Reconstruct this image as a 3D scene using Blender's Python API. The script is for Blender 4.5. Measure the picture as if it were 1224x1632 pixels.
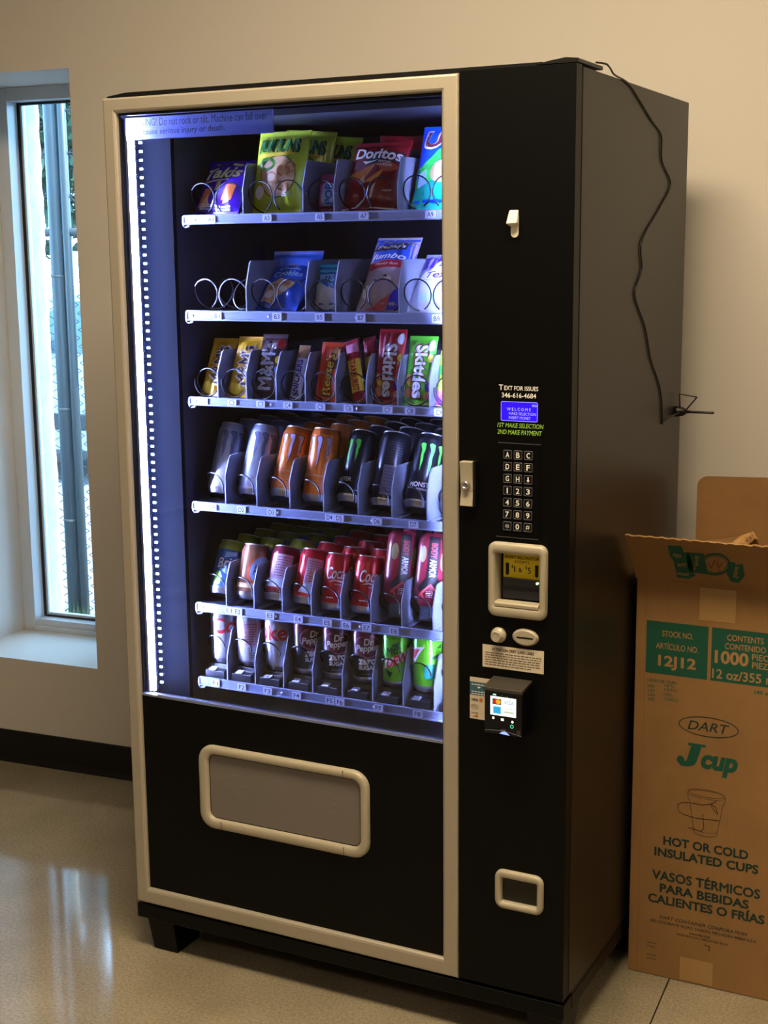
import bpy, bmesh, math, random
from mathutils import Vector, Matrix

# ------------------------------------------------------------------ clear
for o in list(bpy.data.objects):
    bpy.data.objects.remove(o, do_unlink=True)
scene = bpy.context.scene
COL = scene.collection
random.seed(7)
PI = math.pi

# ------------------------------------------------------------------ camera
CAM = Vector((1.8334, -2.3598, 1.5360))
ROT = (Vector((0.89173307, 0.45246616, -0.0093009)),
       Vector((0.07396649, -0.165989, -0.98334969)),
       Vector((-0.44647631, 0.87619748, -0.18148521)))
FPX = 2233.54
cam_data = bpy.data.cameras.new('camera')
cam_data.sensor_fit = 'VERTICAL'
cam_data.sensor_height = 36.0
cam_data.lens = FPX / 1632 * 36.0
cam_data.clip_start = 0.05
cam_data.clip_end = 200
cam = bpy.data.objects.new('camera', cam_data)
COL.objects.link(cam)
m = Matrix.Identity(4)
for i in range(3):
    m[i][0] = ROT[0][i]
    m[i][1] = -ROT[1][i]
    m[i][2] = -ROT[2][i]
    m[i][3] = CAM[i]
cam.matrix_world = m
scene.camera = cam

# ------------------------------------------------------------------ view / world / sun
scene.view_settings.view_transform = 'Standard'
scene.view_settings.look = 'None'
scene.view_settings.gamma = 1.0
scene.view_settings.use_curve_mapping = False
scene.view_settings.exposure = 0.0

world = bpy.data.worlds.new('sky')
scene.world = world
world.use_nodes = True
wnt = world.node_tree
wnt.nodes.clear()
wo = wnt.nodes.new('ShaderNodeOutputWorld')
wb = wnt.nodes.new('ShaderNodeBackground')
wb.inputs['Color'].default_value = (0.36, 0.66, 1.0, 1)
wb.inputs['Strength'].default_value = 18.0
wnt.links.new(wb.outputs[0], wo.inputs[0])

sun_d = bpy.data.lights.new('sun', 'SUN')
sun_d.energy = 45.0
sun_d.angle = 0.01
sun_d.color = (1.0, 0.95, 0.86)
sun = bpy.data.objects.new('sun', sun_d)
COL.objects.link(sun)
sun.rotation_euler = Vector((-0.80, -0.06, -0.62)).to_track_quat('-Z', 'Y').to_euler()
sun.location = (6, 6, 8)

# ceiling fixtures: (s, t) in wall coordinates, power in watts
LAMPS = [(1.50, 1.68, 70.0), (3.8, 1.70, 7.0), (1.62, 4.3, 6.0), (3.8, 4.3, 6.0), (-1.2, 4.3, 2.0)]
LAMP_COL = (1.0, 0.80, 0.53)
CEIL_Z = 2.95
LED_COL = (0.34, 0.42, 1.0)
LED_STRENGTH = 1300.0

# ------------------------------------------------------------------ helpers
def at(u, v, y):
    """photo pixel -> point on the plane y = const"""
    d = ROT[0] * ((u - 612) / FPX) + ROT[1] * ((v - 816) / FPX) + ROT[2]
    return CAM + d * ((y - CAM.y) / d.y)

def lin(c):
    return c / 12.92 if c <= 0.04045 else ((c + 0.055) / 1.055) ** 2.4

def hx(s):
    s = s.lstrip('#')
    return tuple(lin(int(s[i:i + 2], 16) / 255) for i in (0, 2, 4)) + (1,)

MATS = {}
def mat(name, color=(0.5, 0.5, 0.5, 1), rough=0.5, metal=0.0, spec=0.5, coat=0.0, emit=None, estr=0.0,
        noise=0.0, nscale=20.0, bump=0.0, bscale=200.0, trans=0.0, ior=1.45):
    if name in MATS:
        return MATS[name]
    if isinstance(color, str):
        color = hx(color)
    mt = bpy.data.materials.new(name)
    mt.use_nodes = True
    nt = mt.node_tree
    b = nt.nodes['Principled BSDF']
    b.inputs['Base Color'].default_value = color
    b.inputs['Roughness'].default_value = rough
    b.inputs['Metallic'].default_value = metal
    b.inputs['Specular IOR Level'].default_value = spec
    b.inputs['Coat Weight'].default_value = coat
    b.inputs['Coat Roughness'].default_value = 0.12
    b.inputs['Transmission Weight'].default_value = trans
    b.inputs['IOR'].default_value = ior
    if emit is not None:
        if isinstance(emit, str):
            emit = hx(emit)
        b.inputs['Emission Color'].default_value = emit
        b.inputs['Emission Strength'].default_value = estr
    if noise or bump:
        tc = nt.nodes.new('ShaderNodeTexCoord')
    if noise:
        n = nt.nodes.new('ShaderNodeTexNoise')
        n.inputs['Scale'].default_value = nscale
        n.inputs['Detail'].default_value = 6
        nt.links.new(tc.outputs['Object'], n.inputs['Vector'])
        r = nt.nodes.new('ShaderNodeValToRGB')
        r.color_ramp.elements[0].position = 0.3
        r.color_ramp.elements[1].position = 0.7
        r.color_ramp.elements[0].color = tuple(c * (1 - noise) for c in color[:3]) + (1,)
        r.color_ramp.elements[1].color = tuple(min(1, c * (1 + noise)) for c in color[:3]) + (1,)
        nt.links.new(n.outputs['Fac'], r.inputs['Fac'])
        nt.links.new(r.outputs['Color'], b.inputs['Base Color'])
    if bump:
        n2 = nt.nodes.new('ShaderNodeTexNoise')
        n2.inputs['Scale'].default_value = bscale
        n2.inputs['Detail'].default_value = 3
        nt.links.new(tc.outputs['Object'], n2.inputs['Vector'])
        bp = nt.nodes.new('ShaderNodeBump')
        bp.inputs['Strength'].default_value = bump
        bp.inputs['Distance'].default_value = 0.002
        nt.links.new(n2.outputs['Fac'], bp.inputs['Height'])
        nt.links.new(bp.outputs['Normal'], b.inputs['Normal'])
    MATS[name] = mt
    return mt

def glass_mat(name, tint=(1, 1, 1, 1), refl=1.0, rough=0.0):
    if name in MATS:
        return MATS[name]
    mt = bpy.data.materials.new(name)
    mt.use_nodes = True
    nt = mt.node_tree
    nt.nodes.clear()
    out = nt.nodes.new('ShaderNodeOutputMaterial')
    mix = nt.nodes.new('ShaderNodeMixShader')
    tr = nt.nodes.new('ShaderNodeBsdfTransparent')
    tr.inputs['Color'].default_value = tint
    gl = nt.nodes.new('ShaderNodeBsdfGlossy')
    gl.inputs['Roughness'].default_value = rough
    fr = nt.nodes.new('ShaderNodeFresnel')
    fr.inputs['IOR'].default_value = 1.45
    mu = nt.nodes.new('ShaderNodeMath')
    mu.operation = 'MULTIPLY'
    mu.inputs[1].default_value = refl
    nt.links.new(fr.outputs[0], mu.inputs[0])
    nt.links.new(mu.outputs[0], mix.inputs[0])
    nt.links.new(tr.outputs[0], mix.inputs[1])
    nt.links.new(gl.outputs[0], mix.inputs[2])
    nt.links.new(mix.outputs[0], out.inputs[0])
    MATS[name] = mt
    return mt

class MB:
    """collects faces and links them as one mesh object"""
    def __init__(self):
        self.v = []; self.f = []; self.m = []; self.s = []
    def add(self, vs, fs, mi=0, smooth=False):
        b = len(self.v)
        self.v += [tuple(p) for p in vs]
        for f in fs:
            self.f.append(tuple(i + b for i in f)); self.m.append(mi); self.s.append(smooth)
        return self
    def box(self, x0, x1, y0, y1, z0, z1, mi=0):
        vs = [(x0, y0, z0), (x1, y0, z0), (x1, y1, z0), (x0, y1, z0), (x0, y0, z1), (x1, y0, z1), (x1, y1, z1), (x0, y1, z1)]
        return self.add(vs, [(0, 3, 2, 1), (4, 5, 6, 7), (0, 1, 5, 4), (1, 2, 6, 5), (2, 3, 7, 6), (3, 0, 4, 7)], mi)
    def prism(self, poly, axis, a, b, mi=0, smooth=False):
        """poly: 2-D points; axis 'x' -> (y,z), 'y' -> (x,z), 'z' -> (x,y)"""
        def P(p, t):
            return {'x': (t, p[0], p[1]), 'y': (p[0], t, p[1]), 'z': (p[0], p[1], t)}[axis]
        n = len(poly)
        vs = [P(p, a) for p in poly] + [P(p, b) for p in poly]
        self.add(vs, [tuple(range(n))[::-1], tuple(range(n, 2 * n))], mi)
        return self.add(vs, [(i, (i + 1) % n, n + (i + 1) % n, n + i) for i in range(n)], mi, smooth)
    def lathe(self, prof, n=28, axis='z', mis=None, c=(0, 0, 0), cap0=True, cap1=True):
        """prof: (radius, height) list; mis: material per segment"""
        vs = []
        for r, h in prof:
            for k in range(n):
                a = 2 * PI * k / n
                p = (r * math.cos(a), r * math.sin(a), h)
                if axis == 'y': p = (p[0], h, p[1])
                if axis == 'x': p = (h, p[0], p[1])
                vs.append((p[0] + c[0], p[1] + c[1], p[2] + c[2]))
        for j in range(len(prof) - 1):
            fs = [(j * n + k, j * n + (k + 1) % n, (j + 1) * n + (k + 1) % n, (j + 1) * n + k) for k in range(n)]
            b = len(self.v) if j == 0 else b
            if j == 0:
                self.v += vs
            for f in fs:
                self.f.append(tuple(i + b for i in f)); self.m.append(mis[j] if mis else 0); self.s.append(True)
        if cap0:
            self.f.append(tuple(b + k for k in range(n))[::-1]); self.m.append(mis[0] if mis else 0); self.s.append(False)
        if cap1:
            o = b + (len(prof) - 1) * n
            self.f.append(tuple(o + k for k in range(n))); self.m.append(mis[-1] if mis else 0); self.s.append(False)
        return self
    def tube(self, pts, r, n=6, mi=0, closed=False):
        pts = [Vector(p) for p in pts]
        N = len(pts)
        rings = []
        up = None
        for i, p in enumerate(pts):
            a = pts[(i - 1) % N] if (closed or i > 0) else p
            b = pts[(i + 1) % N] if (closed or i < N - 1) else p
            t = (b - a)
            t = t.normalized() if t.length > 1e-9 else Vector((0, 0, 1))
            if up is None:
                up = Vector((0, 0, 1)) if abs(t.z) < 0.9 else Vector((1, 0, 0))
            x = t.cross(up)
            if x.length < 1e-6:
                x = t.cross(Vector((0, 1, 0)))
            x.normalize()
            y = t.cross(x).normalized()
            up = -y if (-y).dot(up) > 0 else y
            rings.append([p + x * (r * math.cos(2 * PI * k / n)) + y * (r * math.sin(2 * PI * k / n)) for k in range(n)])
        vs = [q for ring in rings for q in ring]
        fs = []
        for i in range(N if closed else N - 1):
            j = (i + 1) % N
            fs += [(i * n + k, i * n + (k + 1) % n, j * n + (k + 1) % n, j * n + k) for k in range(n)]
        self.add(vs, fs, mi, True)
        if not closed:
            self.add(rings[0], [tuple(range(n))[::-1]], mi)
            self.add(rings[-1], [tuple(range(n))], mi)
        return self
    def mesh(self, name, mats):
        me = bpy.data.meshes.new(name)
        me.from_pydata(self.v, [], self.f)
        for mt in (mats if isinstance(mats, (list, tuple)) else [mats]):
            me.materials.append(mt)
        me.polygons.foreach_set('material_index', self.m)
        me.polygons.foreach_set('use_smooth', self.s)
        bm = bmesh.new(); bm.from_mesh(me)
        bmesh.ops.recalc_face_normals(bm, faces=bm.faces)
        bm.to_mesh(me); bm.free()
        me.update()
        return me
    def build(self, name, mats, parent=None, bevel=0.0, seg=2):
        return link(name, self.mesh(name, mats), parent, bevel, seg)

def link(name, me, parent=None, bevel=0.0, seg=2):
    o = bpy.data.objects.new(name, me)
    COL.objects.link(o)
    if parent is not None:
        o.parent = parent
    if bevel:
        md = o.modifiers.new('bevel', 'BEVEL')
        md.width = bevel; md.segments = seg; md.limit_method = 'ANGLE'; md.angle_limit = 0.6
        md.harden_normals = True
    return o

def empty(name, loc=(0, 0, 0), rot=(0, 0, 0), parent=None):
    o = bpy.data.objects.new(name, None)
    o.empty_display_size = 0.05
    COL.objects.link(o)
    o.location = loc; o.rotation_euler = rot
    if parent is not None:
        o.parent = parent
    return o

def tag(o, label, cat, group=None):
    o['label'] = label; o['category'] = cat
    if group: o['group'] = group
    return o

def struct(o):
    o['kind'] = 'structure'
    return o

def copy_tree(o, parent=None, keep=None):
    c = o.copy(); COL.objects.link(c); c.parent = parent
    for ch in [q for q in bpy.data.objects if q.parent is o]:
        if keep and not any(ch.name.split('.')[0] == k for k in keep):
            continue
        copy_tree(ch, c)
    return c

# ---- flat graphics that follow a surface
TEXT = {}
def text_geo(txt, bold=0.0, shear=0.0):
    key = (txt, bold, shear)
    if key not in TEXT:
        cu = bpy.data.curves.new('lettering', 'FONT')
        cu.body = txt; cu.size = 1.0; cu.offset = bold; cu.shear = shear; cu.resolution_u = 3
        ob = bpy.data.objects.new('lettering', cu)
        me = bpy.data.meshes.new_from_object(ob)
        vs = [(v.co.x, v.co.y) for v in me.vertices]
        fs = [tuple(p.vertices) for p in me.polygons]
        bpy.data.objects.remove(ob); bpy.data.meshes.remove(me); bpy.data.curves.remove(cu)
        x0 = min(v[0] for v in vs); x1 = max(v[0] for v in vs)
        y0 = min(v[1] for v in vs); y1 = max(v[1] for v in vs)
        vs = [((v[0] - (x0 + x1) / 2), (v[1] - (y0 + y1) / 2)) for v in vs]
        TEXT[key] = (vs, fs, x1 - x0, y1 - y0)
    return TEXT[key]

def txt(s, c, w, h, rot=0.0, bold=0.02, shear=0.0, slope=0.0, arc=0.0):
    """a line of lettering fitted into w x h around c = (u, v)"""
    heavy = 'M' in s and bold != 0          # the built-in M does not take an outline offset: thicken it by doubling
    vs, fs, tw, th = text_geo(s, 0.0 if heavy else bold * 0.55, shear)
    ca, sa = math.cos(rot), math.sin(rot)
    out = []; faces = []
    for q, (dx, dy) in enumerate(((-1, 0), (1, 0), (0, -1), (0, 1)) if heavy and bold > 0.015 else ((0, 0),)):
        n0 = len(out)
        for x, y in vs:
            x = (x + dx * bold * 0.5) * w / tw; y = (y + dy * bold * 0.5) * h / th
            y += slope * x + arc * (x / (w / 2)) ** 2
            out.append((c[0] + x * ca - y * sa, c[1] + x * sa + y * ca, q * 3e-5))
        faces += [tuple(i + n0 for i in f) for f in fs]
    return out, faces

def poly(pts):
    return list(pts), [tuple(range(len(pts)))]

def rect(u0, u1, v0, v1):
    return poly([(u0, v0), (u1, v0), (u1, v1), (u0, v1)])

def ell(c, a, b, n=28, rot=0.0):
    ca, sa = math.cos(rot), math.sin(rot)
    return poly([(c[0] + a * math.cos(t) * ca - b * math.sin(t) * sa, c[1] + a * math.cos(t) * sa + b * math.sin(t) * ca)
                 for t in [2 * PI * k / n for k in range(n)]])

def ring(c, a, b, wd, n=32, rot=0.0):
    o, _ = ell(c, a, b, n, rot); i, _ = ell(c, a - wd, b - wd, n, rot)
    return o + i, [(k, (k + 1) % n, n + (k + 1) % n, n + k) for k in range(n)]

def line(pts, wd):
    """thin stroked polyline"""
    vs = []; fs = []
    for (a, b) in zip(pts[:-1], pts[1:]):
        d = Vector((b[0] - a[0], b[1] - a[1]))
        if d.length < 1e-9: continue
        d.normalize(); nx, ny = -d.y * wd / 2, d.x * wd / 2
        e = d * wd * 0.3
        k = len(vs)
        vs += [(a[0] + nx - e.x, a[1] + ny - e.y), (a[0] - nx - e.x, a[1] - ny - e.y), (b[0] - nx + e.x, b[1] - ny + e.y), (b[0] + nx + e.x, b[1] + ny + e.y)]
        fs.append((k, k + 1, k + 2, k + 3))
    return vs, fs

def decal(name, parent, geos, mp, mt, lift=0.0003, grid=None, clip=None):
    """geos: list of (verts, faces) in surface metres; mp(u, v, lift) -> xyz"""
    bm = bmesh.new()
    for vs, fs in geos:
        bv = [bm.verts.new((p[0], p[1], p[2] if len(p) > 2 else 0)) for p in vs]
        for f in fs:
            try:
                bm.faces.new([bv[i] for i in f])
            except ValueError:
                pass
    bmesh.ops.triangulate(bm, faces=bm.faces[:])
    if clip:
        for co, no in (((clip[0], 0, 0), (-1, 0, 0)), ((clip[1], 0, 0), (1, 0, 0)), ((0, clip[2], 0), (0, -1, 0)), ((0, clip[3], 0), (0, 1, 0))):
            bmesh.ops.bisect_plane(bm, geom=bm.verts[:] + bm.edges[:] + bm.faces[:], plane_co=co, plane_no=no, clear_outer=True)
    if grid and bm.verts:
        for ax in (0, 1):
            st = grid[ax]
            if not st: continue
            lo = min(v.co[ax] for v in bm.verts); hi = max(v.co[ax] for v in bm.verts)
            k = math.ceil(lo / st)
            while k * st < hi:
                co = [0, 0, 0]; co[ax] = k * st; no = [0, 0, 0]; no[ax] = 1
                bmesh.ops.bisect_plane(bm, geom=bm.verts[:] + bm.edges[:] + bm.faces[:], plane_co=co, plane_no=no)
                k += 1
    for v in bm.verts:
        v.co = mp(v.co.x, v.co.y, lift + v.co.z)
    for f in bm.faces: f.smooth = bool(grid)
    me = bpy.data.meshes.new(name)
    bm.to_mesh(me); bm.free()
    me.materials.append(mt)
    return link(name, me, parent)

def plane_map(y):
    return lambda u, v, e: (u, y - e, v)

def rrect(x0, x1, z0, z1, r, n=6):
    pts = []
    for cx, cz, a0 in ((x1 - r, z1 - r, 0), (x0 + r, z1 - r, 90), (x0 + r, z0 + r, 180), (x1 - r, z0 + r, 270)):
        for k in range(n + 1):
            a = math.radians(a0 + 90 * k / n)
            pts.append((cx + r * math.cos(a), cz + r * math.sin(a)))
    return pts

def bezel(mb, outer, inner, ro, ri, y_face, y_back, depth_in, mi=0, rnd=0.004):
    """rounded frame standing proud of a panel; outer/inner = (x0,x1,z0,z1)"""
    def off(r4, d): return (r4[0] + d, r4[1] - d, r4[2] + d, r4[3] - d)
    prof = [(outer, 0.0, ro, y_back), (outer, 0.0, ro, y_face + rnd), (outer, rnd * 0.35, ro - rnd * 0.3, y_face + rnd * 0.35), (outer, rnd, ro - rnd * 0.8, y_face),
            (inner, -rnd, ri + rnd * 0.8, y_face), (inner, -rnd * 0.3, ri + rnd * 0.3, y_face + rnd * 0.35), (inner, 0.0, ri, y_face + rnd), (inner, 0.0, ri, depth_in)]
    rings = []
    for r4, d, rad, y in prof:
        rings.append([(p[0], y, p[1]) for p in rrect(*off(r4, d), max(rad, 0.0008))])
    n = len(rings[0])
    vs = [p for r in rings for p in r]
    fs = []
    for j in range(len(rings) - 1):
        fs += [(j * n + k, j * n + (k + 1) % n, (j + 1) * n + (k + 1) % n, (j + 1) * n + k) for k in range(n)]
    mb.add(vs, fs, mi, True)
    return mb

# ------------------------------------------------------------------ materials
M_WALL = mat('wall_paint', '#cfc9c0', 0.75, bump=0.12, bscale=260)
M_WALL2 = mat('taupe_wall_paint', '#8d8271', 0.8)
M_CEIL = mat('ceiling_tile', '#d8d2c6', 0.9, bump=0.4, bscale=90)
M_BASEB = mat('vinyl_baseboard', '#0c0b0b', 0.35, noise=0.2, nscale=30)
M_BLACK = mat('black_powder_coat', '#050505', 0.42, spec=0.2, bump=0.05, bscale=900)
M_SIDE = mat('black_painted_steel', '#1d1914', 0.38, spec=0.4, bump=0.04, bscale=700)
M_DARK = mat('black_plastic', '#0a0a0b', 0.4)
M_LINER = mat('dark_cabinet_liner', '#1e2029', 0.5)
M_GLOSSB = mat('gloss_black_flange', '#010204', 0.7, spec=0.02)
M_FRAME = mat('champagne_aluminium', '#b5ac9b', 0.42, metal=0.35, bump=0.03, bscale=500)
M_BEZ = mat('beige_bezel_plastic', '#b3aa94', 0.4, metal=0.1)
M_ALU = mat('aluminium', '#c9ccd2', 0.28, metal=0.95)
M_RAIL = mat('rail_extrusion', '#8f98b4', 0.35, metal=0.4)
M_DIV = mat('grey_divider_plastic', '#8a8f9e', 0.5)
M_WIRE = mat('black_coil_wire', '#141416', 0.25, metal=0.3)
M_STEELW = mat('bare_coil_wire', '#8f8f95', 0.25, metal=0.8)
M_WHITE = mat('white_print', '#f2f0ea', 0.5)
M_CREAM = mat('cream_print', '#e8dcb4', 0.5)
M_INK = mat('black_print', '#0a0a0c', 0.5)
M_TAG = mat('clear_tag', '#c6cbe0', 0.35)
M_GREYP = mat('grey_flap', '#77706a', 0.45, bump=0.05, bscale=400)
M_GLASS = glass_mat('clear_glass', (0.96, 0.97, 1.0, 1), 1.0)
M_WGLASS = glass_mat('window_glass', (0.93, 0.98, 1.0, 1), 1.0)
M_LED = mat('led_tube', (1, 1, 1, 1), 0.4, emit=LED_COL + (1,), estr=LED_STRENGTH)
M_REFLDOT = mat('strip_reflection_dot', (1, 1, 1, 1), 0.4, emit=(0.62, 0.80, 1.0, 1), estr=5.0)  # glow of the dots that imitate the strip's reflection

def floor_mat():
    mt = bpy.data.materials.new('polished_concrete')
    mt.use_nodes = True
    nt = mt.node_tree; b = nt.nodes['Principled BSDF']
    tc = nt.nodes.new('ShaderNodeTexCoord')
    big = nt.nodes.new('ShaderNodeTexNoise'); big.inputs['Scale'].default_value = 2.2; big.inputs['Detail'].default_value = 8
    fine = nt.nodes.new('ShaderNodeTexNoise'); fine.inputs['Scale'].default_value = 160; fine.inputs['Detail'].default_value = 2
    vor = nt.nodes.new('ShaderNodeTexVoronoi'); vor.inputs['Scale'].default_value = 110
    for n in (big, fine, vor): nt.links.new(tc.outputs['Object'], n.inputs['Vector'])
    r1 = nt.nodes.new('ShaderNodeValToRGB')
    r1.color_ramp.elements[0].color = hx('#8c826c'); r1.color_ramp.elements[1].color = hx('#aa9f88')
    r1.color_ramp.elements[0].position = 0.35; r1.color_ramp.elements[1].position = 0.68
    nt.links.new(big.outputs['Fac'], r1.inputs['Fac'])
    r2 = nt.nodes.new('ShaderNodeValToRGB')
    r2.color_ramp.elements[0].position = 0.30; r2.color_ramp.elements[1].position = 0.62
    r2.color_ramp.elements[0].color = (0.62, 0.60, 0.56, 1); r2.color_ramp.elements[1].color = (1, 1, 1, 1)
    nt.links.new(fine.outputs['Fac'], r2.inputs['Fac'])
    mx = nt.nodes.new('ShaderNodeMixRGB'); mx.blend_type = 'MULTIPLY'; mx.inputs['Fac'].default_value = 0.75
    nt.links.new(r1.outputs[0], mx.inputs[1]); nt.links.new(r2.outputs[0], mx.inputs[2])
    r3 = nt.nodes.new('ShaderNodeValToRGB')
    r3.color_ramp.elements[0].position = 0.0; r3.color_ramp.elements[1].position = 0.16
    r3.color_ramp.elements[0].color = (1, 1, 1, 1); r3.color_ramp.elements[1].color = (0, 0, 0, 1)
    nt.links.new(vor.outputs['Distance'], r3.inputs['Fac'])
    mx2 = nt.nodes.new('ShaderNodeMixRGB'); mx2.inputs[2].default_value = hx('#cfc8b8')
    mu = nt.nodes.new('ShaderNodeMath'); mu.operation = 'MULTIPLY'; mu.inputs[1].default_value = 0.35
    nt.links.new(r3.outputs[0], mu.inputs[0]); nt.links.new(mu.outputs[0], mx2.inputs['Fac'])
    nt.links.new(mx.outputs[0], mx2.inputs[1])
    nt.links.new(mx2.outputs[0], b.inputs['Base Color'])
    rr = nt.nodes.new('ShaderNodeMapRange')
    rr.inputs['To Min'].default_value = 0.05; rr.inputs['To Max'].default_value = 0.13
    nt.links.new(big.outputs['Fac'], rr.inputs['Value']); nt.links.new(rr.outputs[0], b.inputs['Roughness'])
    b.inputs['Specular IOR Level'].default_value = 0.9
    b.inputs['Coat Weight'].default_value = 0.6; b.inputs['Coat Roughness'].default_value = 0.05
    bp = nt.nodes.new('ShaderNodeBump'); bp.inputs['Strength'].default_value = 0.05; bp.inputs['Distance'].default_value = 0.001
    nt.links.new(fine.outputs['Fac'], bp.inputs['Height']); nt.links.new(bp.outputs['Normal'], b.inputs['Normal'])
    return mt
M_FLOOR = floor_mat()

# ------------------------------------------------------------------ the room (wall frame: s along the wall, t into the room, d = -t)
W0 = Vector((-0.640, 0.834)); TH = math.atan(0.0740)
WD = Vector((math.cos(TH), math.sin(TH))); WN = Vector((math.sin(TH), -math.cos(TH)))
def wl(s, t, z):
    p = W0 + WD * s + WN * t
    return (p.x, p.y, z)
ROOM_M = Matrix(((WD.x, -WN.x, 0, W0.x), (WD.y, -WN.y, 0, W0.y), (0, 0, 1, 0), (0, 0, 0, 1)))   # local y = depth behind the wall
S0, S1, T1 = -2.9, 4.6, 6.2

def room(o):
    o.matrix_world = ROOM_M
    return o

# floor of big slabs with thin recessed joints
floor = room(struct(MB().box(S0, S1, -T1, 0.02, -0.12, -0.006).build('floor', mat('joint_grout', '#2a2520', 0.8))))
# joints measured in the picture: one at world x = 1.118, one hairline at x = -0.44
sx = [S0, -1.42, 1.713, 3.28, S1]
ty = [0.0, 1.62, 3.2, 4.8, T1]
for i in range(len(sx) - 1):
    for j in range(len(ty) - 1):
        g = 0.0016
        b = MB().box(sx[i] + (g if i else 0), sx[i + 1] - g, -ty[j + 1] + g, -ty[j] - (g if j else 0), -0.05, 0.0)
        o = b.build('slab', M_FLOOR, floor)
# hairline crack across the slab beside the machine
crk = []
rc = random.Random(3)
P0, P1 = Vector((-0.459, 0.056)), Vector((-0.424, 0.60))
for k in range(-6, 31):
    t = k / 30
    p = P0.lerp(P1, t) + Vector((rc.uniform(-0.006, 0.006), 0))
    crk.append((p.x, p.y))
vs, fs = line(crk, 0.0013)
ck = MB().add([(p[0], p[1], 0.0003) for p in vs], fs).build('crack', mat('crack_dirt', '#6f675a', 0.8), floor)
ck.matrix_parent_inverse = floor.matrix_world.inverted()

WIN = (-0.597, -0.110, 0.330, 2.045)
wb_ = MB()
TK = 0.50
wb_.box(S0, WIN[0], 0, TK, -0.1, CEIL_Z + 0.1)
wb_.box(WIN[1], S1, 0, TK, -0.1, CEIL_Z + 0.1)
wb_.box(WIN[0], WIN[1], 0, TK, -0.1, WIN[2])
wb_.box(WIN[0], WIN[1], 0, TK, WIN[3], CEIL_Z + 0.1)
room(struct(wb_.build('wall_back', M_WALL)))
room(struct(MB().box(S0 - 0.15, S0, -T1, 0, -0.1, CEIL_Z + 0.1).build('wall_left', M_WALL2)))
room(struct(MB().box(S1, S1 + 0.15, -T1, 0, -0.1, CEIL_Z + 0.1).build('wall_right', M_WALL2)))
room(struct(MB().box(S0, S1, -T1 - 0.15, -T1, -0.1, CEIL_Z + 0.1).build('wall_front', M_WALL2)))
room(struct(MB().box(S0, S1, -T1, 0, CEIL_Z, CEIL_Z + 0.12).build('ceiling', M_CEIL)))
bb = MB().prism([(0.0, 0.0), (-0.016, 0.0), (-0.015, 0.004), (-0.008, 0.012), (-0.006, 0.018), (-0.006, 0.097), (-0.004, 0.1), (0.0, 0.1)], 'x', S0, S1)
room(struct(bb.build('baseboard_back', M_BASEB)))

# window unit, set 0.30 m back in the reveal
M_WFRAME = mat('white_window_frame', '#c9ced2', 0.35)
M_GASK = mat('window_gasket', '#1c2226', 0.5)
win = room(struct(empty('window_1')))
def wbox(name, mt, *a, bevel=0.0015):
    o = MB().box(*a).build(name, mt, win, bevel)
    return o
fx0, fx1, fz0, fz1 = WIN[0], WIN[1], WIN[2], WIN[3]
D0 = 0.300
JW = 0.044
wbox('frame_jamb', M_WFRAME, fx0, fx0 + JW, D0, D0 + 0.075, fz0, fz1)
wbox('frame_jamb', M_WFRAME, fx1 - JW, fx1, D0, D0 + 0.075, fz0, fz1)
wbox('frame_head', M_WFRAME, fx0 + JW, fx1 - JW, D0, D0 + 0.075, fz1 - 0.040, fz1)
wbox('frame_sill', M_WFRAME, fx0 + JW, fx1 - JW, D0, D0 + 0.075, fz0, fz0 + 0.016)
wbox('sash_rail', M_WFRAME, fx0 + JW, fx1 - JW, D0 + 0.010, D0 + 0.070, fz0 + 0.016, fz0 + 0.036)
gx0, gx1, gz0, gz1 = fx0 + JW, fx1 - JW, fz0 + 0.036, fz1 - 0.040
for q in ((gx0, gx0 + 0.007, gz0, gz1), (gx1 - 0.007, gx1, gz0, gz1), (gx0 + 0.007, gx1 - 0.007, gz1 - 0.008, gz1), (gx0 + 0.007, gx1 - 0.007, gz0, gz0 + 0.005)):
    MB().box(q[0], q[1], D0 + 0.050, D0 + 0.062, q[2], q[3]).build('gasket', M_GASK, win)
MB().box(gx0 + 0.007, gx0 + 0.014, D0 + 0.056, D0 + 0.074, gz0 + 0.005, gz1 - 0.008).build('glazing_bead', M_WFRAME, win)
MB().box(gx0 + 0.014, gx1 - 0.007, D0 + 0.056, D0 + 0.074, gz0 + 0.005, gz0 + 0.012).build('glazing_bead', M_WFRAME, win)
MB().box(gx0 + 0.004, gx1 - 0.004, D0 + 0.062, D0 + 0.066, gz0 + 0.002, gz1 - 0.004).build('pane', M_WGLASS, win)

# rough stucco lining of the outer opening
M_STUC = mat('white_stucco', '#a8a49b', 0.9, noise=0.12, nscale=25, bump=1.0, bscale=40)
st = MB()
rs = random.Random(11)
N = 60
pv = []
for k in range(N + 1):
    z = WIN[2] + (WIN[3] - WIN[2]) * k / N
    e = 0.012 + rs.uniform(-0.004, 0.004)
    pv.append([(WIN[0] - 0.002, D0 + 0.076, z), (WIN[0] + 0.006, D0 + 0.078, z), (WIN[0] + e, TK - 0.015, z), (WIN[0] + e * 0.7, TK + 0.01, z), (WIN[0] - 0.05, TK + 0.012, z)])
vs = [p for r in pv for p in r]
fs = [(j * 5 + i, j * 5 + i + 1, (j + 1) * 5 + i + 1, (j + 1) * 5 + i) for j in range(N) for i in range(4)]
st.add(vs, fs, 0, True)
st.build('outer_jamb', M_STUC, win)

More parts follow.
